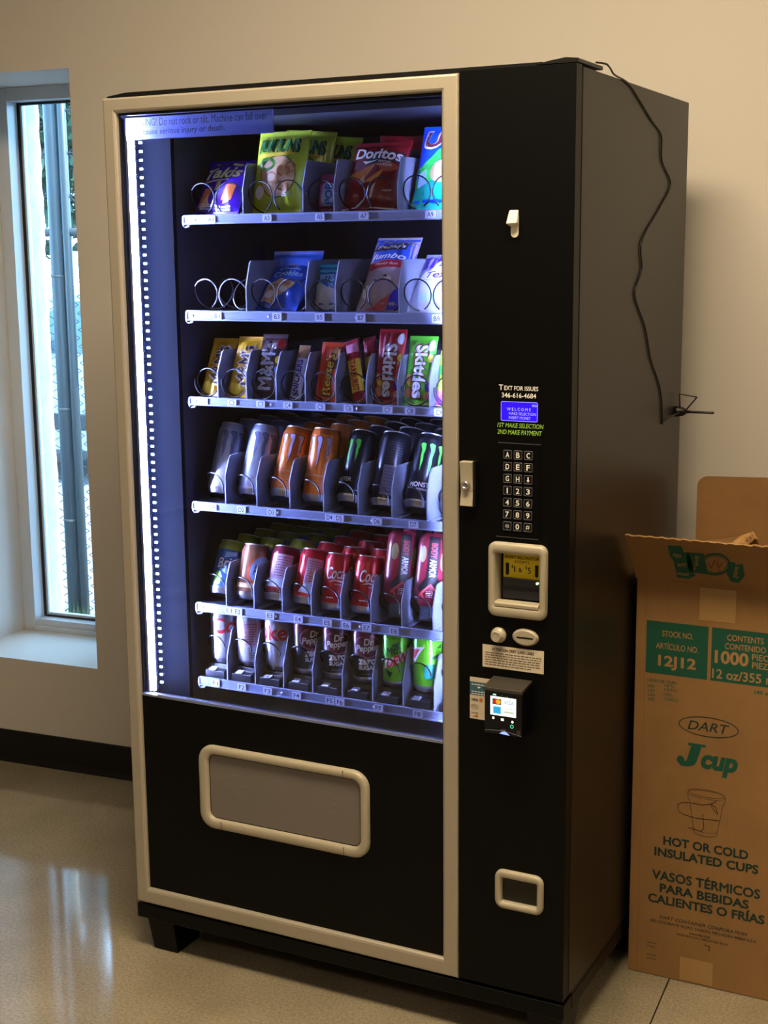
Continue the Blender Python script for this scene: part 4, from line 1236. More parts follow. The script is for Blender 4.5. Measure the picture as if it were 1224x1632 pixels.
fc.append(can('diet', F_['slots'][1], YF_, zF, RF, HF, 0, 'silver diet cola can turned to its pink fact panel in slot F2', G_F, B_DIET,
   [('fact_panel', C_PINKP, [rect(-.016, .014, .046, .101)]), ('fine_print', C_MAROON, small_print(-.014, .012, .050, .098, 9, 11)), ('red_panel', C_RED, [rect(.022, .05, .085, .101)]), ('dark_print', M_INK, small_print(-.002, .014, .020, .034, 3, 8))]))
fc.append(can('diet', F_['slots'][2], YF_, zF, RF, HF, 0, 'silver diet cola can with last red letters showing in slot F3', G_F, B_DIET, diet(-.034)))
fc.append(can('pepper', F_['slots'][3], YF_, zF, RF, HF, 0, 'dark soda can with oval emblem beside the diet cola in slot F4', G_F, B_PEP, pepper(.012) + pepper(-.075), top=B_PEPT, band=.028))
fc.append(can('pepper', F_['slots'][4], YF_, zF, RF, HF, 0, 'dark soda can between two like it in slot F5', G_F, B_PEP, pepper(.001), top=B_PEPT, band=.028))
fc.append(can('pepper', F_['slots'][5], YF_, zF, RF, HF, 0, 'dark soda can beside the green cans in slot F6', G_F, B_PEP, pepper(.001), top=B_PEPT, band=.028))
dew_leaf = [poly([(-.05, .060), (-.03, .066), (-.034, .052)]), poly([(.014, .030), (.030, .052), (.020, .024)]), poly([(-.012, .092), (.006, .100), (.002, .084)]), poly([(.018, .088), (.040, .098), (.034, .080)]),
            poly([(-.03, .040), (-.01, .034), (-.016, .022)])]
fc.append(can('dew', F_['slots'][6], YF_, zF, RF, HF, 0, 'bright green soda can with diagonal red letters at the front of slot F7', G_F, B_DEW,
   [('leaf_shape', C_DKGREEN, dew_leaf), ('white_slash', M_WHITE, [poly([(-.032, .040), (-.028, .058), (.036, .088), (.048, .090), (.030, .070), (-.016, .044)])]),
    ('lettering', C_RED, [txt('DEW', (.000, .061), .046, .020, bold=.06, slope=.42, shear=.1)]), ('lettering', C_DKGREEN, [txt('Mtn', (-.008, .081), .030, .017, bold=.05, slope=.35, shear=.1)])]))
fc.append(can('dew', F_['slots'][7], YF_, zF, RF, HF, 0, 'bright green soda can with teal square beside the door frame in slot F8', G_F, B_DEW,
   [('leaf_shape', C_DKGREEN, [poly([(.002, .074), (.024, .080), (.026, .074), (.012, .070)]), poly([(.018, .094), (.032, .100), (.032, .090)])]), ('teal_square', C_TEAL, [rect(-.008, .014, .030, .060)]),
    ('white_slash', M_WHITE, [poly([(-.045, .070), (-.045, .090), (-.004, .098), (-.014, .088), (-.030, .062)])]), ('red_slash', C_RED, [poly([(-.045, .072), (-.045, .085), (-.016, .092), (-.030, .070)])])]))

# ------------------------------------------------------------------ bags and bars
class Bag:
    def __init__(self, w, h, t, seal=.010, seed=1, pinch=.05, wr=.0012):
        self.w, self.h, self.t, self.seal, self.pinch, self.wr = w, h, t, seal, pinch, wr
        r = random.Random(seed)
        self.ph = [r.uniform(0, 6.28) for _ in range(8)]
        self.fr = [r.uniform(3, 9) for _ in range(8)]
    def half(self, u, v):
        """u in -1..1, v in 0..1"""
        vs = self.seal / self.h
        if v <= vs or v >= 1 - vs or abs(u) >= 1:
            return 0.0007
        q = (v - vs) / (1 - 2 * vs)
        env = max(0.0, 1 - abs(u) ** 2.4) ** .55 * math.sin(PI * q) ** .42
        near = 1 - math.sin(PI * q)
        p, f = self.ph, self.fr
        wrk = self.wr * (math.sin(f[0] * 2.2 * u + p[0] + 3 * q) * (.35 + 1.6 * near ** 2) + .7 * math.sin(f[1] * u - f[2] * q + p[1]) + .6 * math.sin(f[3] * q * 1.7 + 2 * u + p[2]))
        return max(.0008, self.t / 2 * env + wrk * min(1, env * 1.6))
    def xw(self, v):
        return self.w / 2 * (1 - self.pinch * math.sin(PI * v))
    def front(self, U, V, e):
        v = min(1, max(0, V / self.h)); u = max(-1, min(1, U / self.xw(v)))
        return (U, -self.half(u, v) - e, V)
    def mesh(self, mt, nu=22, nv=30):
        mb = MB()
        vs = []
        seal = self.seal / self.h
        rows = [0, seal * .5, seal] + [seal + (1 - 2 * seal) * k / nv for k in range(1, nv)] + [1 - seal, 1 - seal * .5, 1]
        for sgn in (-1, 1):
            for v in rows:
                for i in range(nu + 1):
                    u = math.sin((-1 + 2 * i / nu) * PI / 2)
                    hh = self.half(u, v)
                    if i in (0, nu): hh = 0.0
                    vs.append((u * self.xw(v), sgn * hh, v * self.h))
        n = nu + 1; R = len(rows)
        fs = []
        for b in (0, R * n):
            for j in range(R - 1):
                for i in range(nu):
                    fs.append((b + j * n + i, b + j * n + i + 1, b + (j + 1) * n + i + 1, b + (j + 1) * n + i))
        mb.add(vs, fs, 0, True)
        me = mb.mesh('bag_body', mt)
        bm = bmesh.new(); bm.from_mesh(me)
        bmesh.ops.remove_doubles(bm, verts=bm.verts[:], dist=1e-5)
        bmesh.ops.recalc_face_normals(bm, faces=bm.faces)
        for f in bm.faces: f.smooth = True
        bm.to_mesh(me); bm.free()
        return me

def bagmat(name, c):
    return mat(name, c, 0.26, coat=0.6, spec=0.5)

def bag(kind, cat, label, group, px, y, zf, w, h, t, lean, mt, graphics=(), roll=0.0, yaw=0.0, seed=1, seal=.010, wr=.0019, pinch=.05, part='bag_body'):
    p = at(px[0], px[1], y)
    root = empty(kind, (p.x, y, zf + .002), (-math.radians(lean), math.radians(roll), math.radians(yaw)))
    tag(root, label, cat, group)
    B = Bag(w, h, t, seal, seed, pinch, wr)
    link(part, B.mesh(mt), root)
    for k, (nm, m_, geos) in enumerate(graphics):
        decal(nm, root, geos, B.front, m_, .0004 + .00032 * k, grid=(w / 14, h / 18), clip=(-w * .485, w * .485, .0008, h - .0008))
    return root

A = TRAYS['A']; B_ = TRAYS['B']; Cc = TRAYS['C']
G_A = 'chip bags on the top tray'; G_B = 'snack bags on the second tray'; G_C = 'candy on the third tray'
# --- A1
hot = mat('hot_orange_print', '#d8702a', 0.4)
bag('chip_bag', 'chip bag', 'small purple tortilla chip bag leaning far back in slot A1', G_A, (343, 336), .126, A['zf'], .112, .135, .040, 33, bagmat('purple_bag', '#43159a'),
    [('flame_shape', hot, [poly([(-.044, .018), (-.022, .030), (-.016, .060), (-.034, .056)]), poly([(.010, .028), (.034, .030), (.040, .064), (.020, .062)])]),
     ('chip_picture', C_TAN, [poly([(-.040, .012), (-.016, .016), (-.024, .044)]), poly([(.014, .022), (.030, .026), (.022, .054)]), poly([(-.008, .050), (.006, .050), (.002, .072), (-.006, .070)])]),
     ('lettering', mat('takis_yellow_print', '#d9cf86', 0.4), [txt('Takis', (.0, .094), .082, .030, bold=.05, shear=.25, slope=.12), line([(-.034, .070), (.018, .076)], .003), rect(-.036, -.008, .126, .125), ell((.024, .119), .012, .006, 12)]),
     ('fine_print', M_WHITE, small_print(-.044, -.014, .010, .022, 3, 4) + small_print(.0, .036, .008, .018, 2, 6, .002)),
     ], seed=3)
# --- A3 (three in file)
fy = [('onion_ring_picture', C_TAN, [ell((.006, .072), .038, .042, 30)]), ('picture_edge', C_DKGREEN, [ring((.006, .072), .0395, .0435, .002)]),
      ('ring_shadow', mat('ring_brown_print', '#b07a3e', 0.4), [ring((.020, .082), .014, .012, .004), ring((-.006, .068), .015, .012, .004), ring((.018, .052), .013, .010, .004), ring((.034, .090), .010, .012, .003)]),
      ('lime_swirl', mat('swirl_green_print', '#5aa52a', 0.4), [ring((-.018, .096), .018, .014, .006)]),
      ('yellow_band', C_YEL, [poly([(-.044, .108), (.036, .116), (.036, .123), (-.044, .116)])]),
      ('lettering_outline', M_INK, [txt('FUNYUNS', (.000, .136), .094, .031, bold=.10)]), ('lettering', mat('funyuns_green_print', '#237a34', 0.4), [txt('FUNYUNS', (.000, .136), .088, .025, bold=.04)]),
      ('fine_print', M_WHITE, [ell((-.034, .040), .012, .014, 12)] + small_print(.018, .040, .030, .040, 3, 9))]
yg = bagmat('yellow_green_bag', '#b9cf2e')
f1 = bag('chip_bag', 'chip bag', 'bright yellow-green onion ring chip bag at the front of slot A3', G_A, (440, 336), .128, A['zf'], .122, .172, .052, 16, yg, fy, seed=5)
for k, w_ in enumerate(('second', 'third')):
    c = copy_tree(f1); c.location = (f1.location.x + .010 * (k + 1), f1.location.y + .085 * (k + 1), f1.location.z - .004 * k)
    c.rotation_euler = (-math.radians(8 + 3 * k), math.radians(5), 0)
    tag(c, 'yellow-green onion ring chip bag, %s from the front in slot A3' % w_, 'chip bag', G_A)
# --- A5
bag('candy_packet', 'candy packet', 'small pink and red candy packet inside the single coil of slot A5', G_A, (523, 331), .128, A['zf'], .050, .078, .030, 16, bagmat('magenta_packet', '#8e1650'),
    [('pink_panel', mat('hot_pink_print', '#d05ac8', 0.4), [rect(-.022, -.006, .012, .056)]), ('pale_panel', mat('ice_print', '#9fc4e6', 0.35), [rect(-.012, .018, .012, .056)]),
     ('lettering', C_BLUE, [txt('POP', (.004, .034), .040, .016, rot=PI / 2, bold=.06)])], seed=8)
# --- A7 (two in file)
dor = [('black_flash', M_INK, [poly([(-.020, .092), (.058, .098), (.058, .122), (-.012, .124)])]),
       ('chip_picture', mat('nacho_print', '#d98a34', 0.4), [poly([(-.056, .070), (.006, .092), (-.012, .060), (-.040, .062)]), poly([(-.018, .050), (.026, .082), (.014, .056)])]),
       ('orange_glow', mat('rust_print', '#b3502a', 0.4), [ell((.032, .086), .018, .010, 16)]),
       ('lettering', M_WHITE, [txt('Doritos', (.004, .116), .100, .026, bold=.05, slope=-.06), poly([(-.026, .100), (-.018, .092), (.010, .100), (-.016, .098)]), txt('NACHO', (.024, .0965), .024, .005), txt('CHEESE', (.024, .0895), .030, .005)]),
       ('splash', mat('splash_print', '#e6c6c0', 0.4), [poly([(-.026, .058), (-.014, .066), (-.010, .050), (-.020, .048)]), poly([(.006, .044), (.014, .052), (.008, .024), (.002, .020)])] + small_print(.028, .048, .034, .040, 1, 3, .0018)),
       ('white_edge', M_WHITE, [poly([(-.062, .004), (-.030, .010), (-.010, .018), (-.012, .015), (-.030, .007), (-.062, .001)]), poly([(.0, .010), (.060, .004), (.060, .001), (.0, .007)])])]
dr = bagmat('dark_red_bag', '#7e1219')
d1 = bag('chip_bag', 'chip bag', 'dark red tortilla chip bag at the front of slot A7', G_A, (588, 333), .126, A['zf'], .126, .154, .050, 28, dr, dor, seed=9)
c = copy_tree(d1, None, keep=['bag_body', 'black_flash']); c.location = (d1.location.x + .020, d1.location.y + .080, d1.location.z); c.rotation_euler = (-math.radians(14), math.radians(4), 0)
tag(c, 'dark red tortilla chip bag standing behind another like it in slot A7', 'chip bag', G_A)
# --- A9
bag('chip_bag', 'chip bag', 'blue and green potato chip bag beside the door frame in slot A9', G_A, (700, 331), .126, A['zf'], .124, .174, .052, 23, bagmat('blue_green_bag', '#1450d8'),
    [('green_field', mat('onion_green_print', '#35c24a', 0.4), [poly([(-.060, .074), (-.040, .082), (-.014, .112), (.0, .122), (.06, .118), (.06, .0), (-.060, .0)])]),
     ('teal_field', mat('teal_foil_print', '#0ea68c', 0.35), [poly([(-.060, .0), (.06, .0), (.06, .030), (.010, .044), (-.020, .052), (-.060, .034)])]),
     ('chip_picture', C_TAN, [ell((.004, .070), .026, .022, 20, .5), ell((.036, .058), .020, .018, 18)]), ('pale_panel', mat('ice_print', '#9fc4e6', 0.35), [poly([(-.048, .040), (-.026, .046), (-.030, .074), (-.046, .066)])]),
     ('lettering_outline', M_WHITE, [txt('Utz', (.000, .138), .098, .044, bold=.10, shear=.1)]), ('lettering', C_MAROON, [txt('Utz', (.000, .138), .090, .036, bold=.04, shear=.1)])], seed=12)
# --- B3 (two in file)
bb1 = bagmat('blue_cookie_bag', '#1f57c4')
bag('cookie_bag', 'cookie bag', 'bright blue cookie bag slumped back at the front of slot B3', G_B, (437, 493), .124, B_['zf'], .104, .140, .044, 48, bb1,
    [('cookie_picture', C_TAN, [poly([(-.040, .020), (-.010, .014), (.006, .030), (.026, .050), (.030, .066), (-.006, .074), (-.030, .060)])]),
     ('cookie_shadow', mat('ring_brown_print', '#b07a3e', 0.4), [ell((-.014, .050), .012, .008, 12), ell((.012, .062), .010, .007, 12)]), ('cookie_light', M_WHITE, [ell((-.020, .032), .012, .008, 12), ell((.010, .044), .009, .007, 12)]),
     ('lettering', mat('ice_print', '#9fc4e6', 0.35), [txt('Cookies', (.004, .089), .066, .016, bold=.03, slope=.05), txt('Classic', (.002, .106), .050, .010, bold=.02)])], seed=14, wr=.002)
bag('cookie_bag', 'cookie bag', 'darker blue cookie bag standing behind the slumped one in slot B3', G_B, (470, 476), .215, B_['zf'], .122, .122, .036, 10, bagmat('navy_cookie_bag', '#234a9c'),
    [('emblem', mat('emblem_brown', '#6a5648', 0.4), [ell((-.002, .078), .018, .014, 16), ell((-.026, .070), .012, .009, 14)]), ('lettering', M_INK, [txt('Grand', (-.004, .064), .060, .015, bold=.03, shear=.2)])], seed=15)
# --- B5
bag('cookie_packet', 'cookie packet', 'teal and white cookie packet inside the single coil of slot B5', G_B, (519, 493), .122, B_['zf'], .054, .098, .032, 17, bagmat('teal_packet', '#1276b8'),
    [('white_field', mat('pale_can_print', '#cdd3de', 0.35), [poly([(-.027, .004), (.027, .004), (.027, .044), (.006, .046), (-.012, .056), (-.027, .050)])]), ('foil_band', mat('aqua_foil', '#35c6d8', 0.25), [rect(-.027, .027, .078, .084), rect(-.027, .027, .092, .096)]),
     ('lettering', mat('ice_print', '#9fc4e6', 0.35), [txt('JETS', (.0, .064), .034, .018, bold=.04)])], seed=17)
bag('cookie_packet', 'cookie packet', 'teal cookie packet standing behind the white and teal one in slot B5', G_B, (531, 478), .195, B_['zf'], .052, .098, .030, 12, bagmat('dark_teal_packet', '#0e5f8c'), [('foil_band', MATS['aqua_foil'], [rect(-.026, .026, .088, .092)])], seed=18)
# --- B7
bag('pastry_bag', 'pastry bag', 'tall blue, red and clear honey bun bag in slot B7', G_B, (602, 496), .126, B_['zf'], .100, .178, .046, 36, bagmat('icing_bag', '#c3b0b4'),
    [('blue_field', C_BLUE, [rect(-.05, .05, .108, .172)]), ('red_band', C_RED, [poly([(-.05, .086), (.05, .094), (.05, .110), (-.05, .104)])]), ('brown_plaque', C_BROWN, [poly([(-.042, .134), (.030, .138), (.032, .154), (-.040, .150)])]),
     ('blue_corner', mat('royal_print', '#2a22c0', 0.4), [poly([(.014, .004), (.05, .004), (.05, .050), (.032, .044)])]), ('red_corner', mat('coral_print', '#e05a5a', 0.4), [poly([(-.03, .002), (.012, .002), (.026, .034), (.0, .016)])]),
     ('lettering', M_WHITE, [txt("Freshley's", (-.004, .1445), .064, .012, bold=.02, shear=.25), txt('Jumbo', (-.004, .1165), .078, .020, bold=.03, shear=.3), txt('Honey Bun', (.0, .098), .050, .008, shear=.2)] + small_print(-.03, .0, .160, .164, 1, 3)),
     ('glaze_spot', M_WHITE, [ell((-.030, .036), .010, .014, 10), ell((.012, .066), .008, .006, 10)]), ('raisin_spot', C_BROWN, [ell((.006, .070), .004, .003, 8), ell((-.012, .058), .003, .003, 8)])], seed=20, wr=.0018)
# --- B9
bag('pastry_bag', 'pastry bag', 'purple and white pastry bag beside the door frame in slot B9', G_B, (690, 497), .126, B_['zf'], .120, .150, .044, 43, bagmat('clear_pastry_bag', '#b8b8cc'),
    [('purple_field', C_PURP, [poly([(-.06, .100), (.06, .100), (.06, .138), (-.06, .138)])]), ('lettering_plate', M_WHITE, [poly([(-.030, .092), (.06, .092), (.06, .120), (-.016, .120)]), poly([(-.050, .068), (.06, .066), (.06, .090), (-.040, .092)])]),
     ('lettering', C_PURP, [txt('Big', (.006, .107), .040, .018, bold=.04, shear=.2), txt('Texas', (.002, .079), .070, .018, bold=.04, shear=.2)]), ('badge', mat('ice_print', '#9fc4e6', 0.35), [rect(-.036 + .020 * k, -.020 + .020 * k, .020, .034) for k in range(3)]),
     ('pastry_picture', C_TAN, [ell((.018, .030), .016, .020, 14)])], seed=22, wr=.002)

# --- row C candy
yel = bagmat('yellow_pouch', '#d4a017')
mm = lambda: [('lettering_outline', M_WHITE, [txt("M&M's", (.004, .068), .090, .034, rot=PI / 2, bold=.10)]), ('lettering', C_BROWN, [txt("M&M's", (.004, .068), .084, .028, rot=PI / 2, bold=.05)]), ('peanut_picture', mat('bright_yellow_print', '#f2cf3a', 0.35), [ell((-.010, .018), .016, .012, 14)])]
bag('candy_pouch', 'candy pouch', 'yellow peanut candy pouch at the end of the tray in slot C1', G_C, (338, 628), .116, Cc['zf'], .062, .134, .024, 28, yel, mm(), seed=31)
bag('candy_pouch', 'candy pouch', 'yellow peanut candy pouch beside the brown one in slot C2', G_C, (381, 635), .116, Cc['zf'], .062, .136, .024, 25, yel, mm(), seed=32)
bag('candy_pouch', 'candy pouch', 'dark brown chocolate candy pouch in slot C3', G_C, (422, 640), .116, Cc['zf'], .062, .140, .024, 22, bagmat('brown_pouch', '#3a2220'),
    [('lettering', mat('pale_can_print', '#cdd3de', 0.35), [txt("M&M's", (-.004, .068), .100, .032, rot=PI / 2, bold=.06)]), ('red_candy', C_RED, [ell((.020, .118), .010, .012, 14)]), ('blue_candy', C_BLUE, [ell((.024, .060), .007, .008, 12)]), ('yellow_candy', C_YEL, [ell((.022, .082), .007, .009, 12)])], seed=33)
bag('candy_bar', 'candy bar', 'white and brown chocolate bar turned edgewise in slot C4', G_C, (470, 638), .118, Cc['zf'], .026, .118, .020, 24, bagmat('bar_white', '#d8d4e2'),
    [('brown_end', mat('nougat_print', '#8a6238', 0.4), [rect(-.013, .013, .088, .118)]), ('lettering', mat('snicker_blue_print', '#1c1f8c', 0.4), [txt('SNICKERS', (.0, .046), .078, .014, rot=PI / 2, bold=.05, shear=.15)])], seed=34, wr=.0005)
rs_ = bag('candy_bar', 'candy bar', 'orange peanut butter cup packet in slot C5', G_C, (518, 641), .116, Cc['zf'], .052, .124, .020, 20, bagmat('orange_packet', '#d8481a'),
    [('brown_field', C_BROWN, [poly([(.002, .060), (.026, .070), (.026, .116), (.006, .110)])]), ('cup_picture', C_TAN, [ell((.012, .098), .009, .014, 14)]), ('lettering_outline', C_BROWN, [txt("Reese's", (.002, .054), .092, .024, rot=PI / 2, bold=.10, shear=.1)]),
     ('lettering', C_YEL, [txt("Reese's", (.002, .054), .086, .019, rot=PI / 2, bold=.03, shear=.1)])], seed=35)
sb = [('yellow_field', mat('bright_yellow_print', '#f2cf3a', 0.35), [rect(-.015, .015, .022, .090)]), ('pink_end', mat('pink_print', '#d58aa6', 0.4), [rect(-.015, .015, .104, .124)]), ('lettering', C_RED, [txt('STARBURST', (.0, .058), .068, .014, rot=-PI / 2, bold=.05)])]
s1 = bag('candy_bar', 'candy bar', 'yellow and red fruit chew stick tipped sideways in slot C6', G_C, (574, 641), .116, Cc['zf'], .030, .132, .020, 16, bagmat('red_stick', '#a01a2c'), sb, roll=-17, seed=36, wr=.0005)
for k in range(2):
    c = copy_tree(s1, None, keep=['bag_body', 'yellow_field']); c.location = (s1.location.x + .004 * (k + 1), s1.location.y + .055 * (k + 1), s1.location.z); c.rotation_euler = (-math.radians(14), math.radians(-12 + 6 * k), 0)
    tag(c, 'red and yellow fruit chew stick, %s from the front in slot C6' % ('second', 'third')[k], 'candy bar', G_C)
def skit(base, seed, label, px, h, lean, top):
    return bag('candy_pouch', 'candy pouch', label, G_C, px, .116, Cc['zf'], .062, h, .024, lean, base,
        [('candy_picture', C_ORNG, [ell((-.018, .024), .008, .010, 12), ell((-.020, .050), .006, .010, 12), ell((.022, .018), .008, .008, 12)]), ('yellow_candy', C_YEL, [ell((-.014, .040), .007, .006, 12), ell((.024, .092), .006, .008, 12)]),
         ('purple_candy', C_PURP, [ell((.024, .036), .008, .010, 12)]), ('lettering_outline', mat('rim_print', top, 0.4), [txt('Skittles', (.004, .066), .112, .032, rot=-PI / 2, bold=.12)]),
         ('lettering', mat('ice_white_print', '#dfe8f6', 0.4), [txt('Skittles', (.004, .066), .106, .027, rot=-PI / 2, bold=.06)]), ('small_badge', mat('pale_can_print', '#cdd3de', 0.35), [ell((.022, h - .020), .006, .012, 14)])], seed=seed)
skit(bagmat('red_pouch', '#a31a26'), 37, 'red fruit candy pouch with white sideways letters in slot C7', (616, 643), .150, 14, '#5a0e18')
skit(bagmat('green_pouch', '#4fae2a'), 38, 'green fruit candy pouch with pale sideways letters in slot C8', (664, 646), .138, 16, '#17402a')
bag('candy_pouch', 'candy pouch', 'yellow and pink sour candy pouch beside the door frame in slot C9', G_C, (716, 648), .116, Cc['zf'], .062, .110, .024, 16, bagmat('lime_pouch', '#b9cc3a'),
    [('pink_field', mat('hot_pink_print', '#d05ac8', 0.4), [poly([(-.03, .002), (.03, .002), (.03, .024), (-.03, .030)])]), ('green_field', mat('onion_green_print', '#35c24a', 0.4), [rect(-.03, .03, .060, .080)])], seed=39)

# ------------------------------------------------------------------ antenna with its cable
ant = empty('antenna', (XR, 0.690, 1.186))
tag(ant, 'small black stick antenna with a thin cable on the side of the vending machine', 'antenna')
M_ANT = mat('antenna_black', '#08080a', 0.4)
MB().lathe([(0.0120, 0.0005), (0.0120, 0.006), (0.0105, 0.0095), (0.0100, 0.016), (0.0070, 0.021), (0.0034, 0.026)], 20, 'x').build('magnet_base', M_ANT, ant)
MB().lathe([(0.0036, 0.024), (0.0030, 0.034), (0.0030, 0.0825), (0.0020, 0.0850)], 12, 'x').build('rod', M_ANT, ant)
cz_ = [(0.118, 1.8650), (0.150, 1.8655), (0.176, 1.8600), (0.200, 1.8520), (0.286, 1.845), (0.360, 1.821), (0.439, 1.792), (0.512, 1.767), (0.521, 1.718), (0.591, 1.673), (0.508, 1.618), (0.394, 1.554),
       (0.399, 1.499), (0.356, 1.451), (0.430, 1.386), (0.476, 1.319), (0.541, 1.262), (0.568, 1.219), (0.577, 1.171)]
def smooth(pts, n=6):
    out = []
    P = [Vector(p) for p in pts]
    for i in range(len(P) - 1):
        a, b, c, d = P[max(0, i - 1)], P[i], P[i + 1], P[min(len(P) - 1, i + 2)]
        for k in range(n):
            t = k / n
            out.append(0.5 * ((2 * b) + (c - a) * t + (2 * a - 5 * b + 4 * c - d) * t * t + (3 * b - a - 3 * c + d) * t ** 3))
    out.append(P[-1])
    return out
pts = smooth([(XR - (0.006 if i == 0 else -0.0022), y, z) for i, (y, z) in enumerate(cz_)])
p1, p2 = at(1083, 628, 0.69), at(1111, 633, 0.69)
hub = Vector((XR + 0.012, 0.684, 1.186))
pts += [Vector((XR + 0.0022, 0.582, 1.1725)), Vector((XR + 0.006, 0.640, 1.181)), hub]
org_ = Vector(ant.location)
cab_ = MB().tube([p - org_ for p in pts], 0.0018, 6)
cab_.tube([hub - org_, p1 - org_, p1 + (p2 - p1) * 0.96 - org_, p2 - org_, hub + Vector((0.012, 0, 0.004)) - org_], 0.0018, 6)
cab_.build('cable', M_ANT, ant)

# ------------------------------------------------------------------ cardboard box of cups
def card_mat():
    mt = mat('corrugated_cardboard', '#916c40', 0.8, noise=0.10, nscale=9)
    nt = mt.node_tree; b = nt.nodes['Principled BSDF']
    tc = nt.nodes.new('ShaderNodeTexCoord'); wv = nt.nodes.new('ShaderNodeTexWave')
    wv.inputs['Scale'].default_value = 70; wv.inputs['Distortion'].default_value = 0.4; wv.bands_direction = 'X'
    nt.links.new(tc.outputs['Object'], wv.inputs['Vector'])
    bp = nt.nodes.new('ShaderNodeBump'); bp.inputs['Strength'].default_value = 0.12; bp.inputs['Distance'].default_value = 0.001
    nt.links.new(wv.outputs['Fac'], bp.inputs['Height']); nt.links.new(bp.outputs['Normal'], b.inputs['Normal'])
    return mt
M_CARD = card_mat()
M_CARDL = mat('torn_cardboard', '#c79a63', 0.85, noise=0.12, nscale=30)
M_CGREEN = mat('carton_green_ink', '#12503c', 0.7)
M_CARDTXT = mat('carton_bare_lettering', '#a07a4c', 0.8)
M_TAPE = mat('paper_tape', '#a98453', 0.35)
BX0, BX1, BY0, BY1, BZ = 1.0190, 1.430, 0.385, 0.745, 0.873
box = empty('cardboard_box', ((BX0 + BX1) / 2, (BY0 + BY1) / 2, 0))
tag(box, 'tall open cardboard box of cups with green print standing beside the vending machine', 'cardboard box')
bo3 = Vector(box.location)
def bpart(name, mb, mt, bevel=0.0):
    o = mb.build(name, mt, box, bevel)
    o.location = -bo3
    return o
tk = 0.004
bpart('front_wall', MB().box(BX0, BX1, BY0, BY0 + tk, 0.001, BZ), M_CARD, 0.0012)
bpart('back_wall', MB().box(BX0, BX1, BY1 - tk, BY1, 0.001, BZ), M_CARD, 0.0012)
bpart('side_wall', MB().box(BX0, BX0 + tk, BY0 + tk, BY1 - tk, 0.001, BZ), M_CARD)
bpart('side_wall', MB().box(BX1 - tk, BX1, BY0 + tk, BY1 - tk, 0.001, BZ), M_CARD)
bpart('bottom', MB().box(BX0 + tk, BX1 - tk, BY0 + tk, BY1 - tk, 0.001, 0.005), M_CARD)
# front flap folds out toward the viewer, wavy cut edge on top
FH, FT = Vector((0, BY0 - 0.0005, BZ)), Vector((0, 0.300, 0.978))
fd = (FT - FH); fn = Vector((0, -fd.z, fd.y)).normalized()
if fn.y > 0: fn = -fn
flap = MB()
nn = 60
vs = []
rw = random.Random(6)
for k in range(nn + 1):
    x = BX0 - 0.002 + (BX1 - BX0 + 0.004) * k / nn
    e = 0.0016 * math.sin(k * 1.9) + rw.uniform(-.0006, .0006)
    top = FH + fd * (1 + e / fd.length)
    vs += [(x, FH.y, FH.z), (x, top.y, top.z), (x, top.y - fn.y * 0.004, top.z - fn.z * 0.004), (x, FH.y - fn.y * 0.004, FH.z - fn.z * 0.004)]
fs = [(4 * k + i, 4 * k + (i + 1) % 4, 4 * k + 4 + (i + 1) % 4, 4 * k + 4 + i) for k in range(nn) for i in range(4)]
fs += [(0, 1, 2, 3), tuple(4 * nn + i for i in range(4))]
flap.add(vs, fs)
fo = bpart('front_flap', flap, M_CARD)
bk = [(1.046, BZ), (1.046, 1.010)] + [(1.046 + 0.024 - 0.024 * math.cos(a), 1.012 + 0.024 * math.sin(a)) for a in [PI / 2 * k / 5 for k in range(6)]] + [(1.20, 1.041), (BX1 - 0.01, 1.040), (BX1 - 0.01, BZ)]
bpart('back_flap', MB().prism(bk, 'y', BY1 + 0.001, BY1 + 0.005), M_CARD, 0.001)
sf = MB()
sf.prism([(BX0 + 0.003, BZ), (1.085, 0.893), (1.150, 0.907), (1.178, 0.914), (1.180, 0.909), (1.152, 0.902), (1.086, 0.888), (BX0 + 0.005, BZ - 0.004)], 'y', BY0 + 0.012, BY1 - 0.006)
bpart('side_flap', sf, M_CARD)
tn = MB()
rw = random.Random(8)
N = 24
vs = []
for k in range(N + 1):
    y = BY0 + 0.012 + (BY1 - BY0 - 0.018) * k / N
    vs += [(1.150, y, 0.9085), (1.176 + rw.uniform(-.004, .006), y, 0.9165 + rw.uniform(-.002, .006)), (1.184 + rw.uniform(-.003, .004), y, 0.906 + rw.uniform(-.004, .002))]
tn.add(vs, [(3 * k + i, 3 * k + i + 1, 3 * k + 4 + i, 3 * k + 3 + i) for k in range(N) for i in (0, 1)])
bpart('torn_edge', tn, M_CARDL)
bpart('side_flap', MB().prism([(BX1 - 0.003, BZ), (BX1 + 0.10, BZ - 0.11), (BX1 + 0.103, BZ - 0.107), (BX1, BZ + 0.003)], 'y', BY0 + 0.006, BY1 - 0.006), M_CARD)

def bpx(u, v):
    p = at(u, v, BY0)
    return (p.x, p.z)
BM = lambda u, v, e: (u - bo3.x, BY0 - e - bo3.y, v - bo3.z)
def btxt(s, u, v, w, h, **k):
    return txt(s, bpx(u, v), w, h, **k)
x0, x1_ = bpx(1031, 988)[0], bpx(1129.5, 1001)[0]
z1, z0 = bpx(1031, 988)[1], bpx(1030, 1071)[1]
decal('green_panel', box, [rect(x0, x1_, z0, z1)], BM, M_CGREEN)
x2 = bpx(1135, 1002)[0]
decal('green_panel', box, [rect(x2, x2 + (x1_ - x0) * 1.25, z0, z1)], BM, M_CGREEN)
for g_ in ([btxt('STOCK NO.', 1080, 1012, .064, .0125), btxt('ARTÍCULO NO.', 1079, 1031, .088, .0160), btxt('12J12', 1079, 1058, .079, .0300, bold=.05)]):
    decal('panel_lettering', box, [g_], BM, M_CARDTXT, .0006)
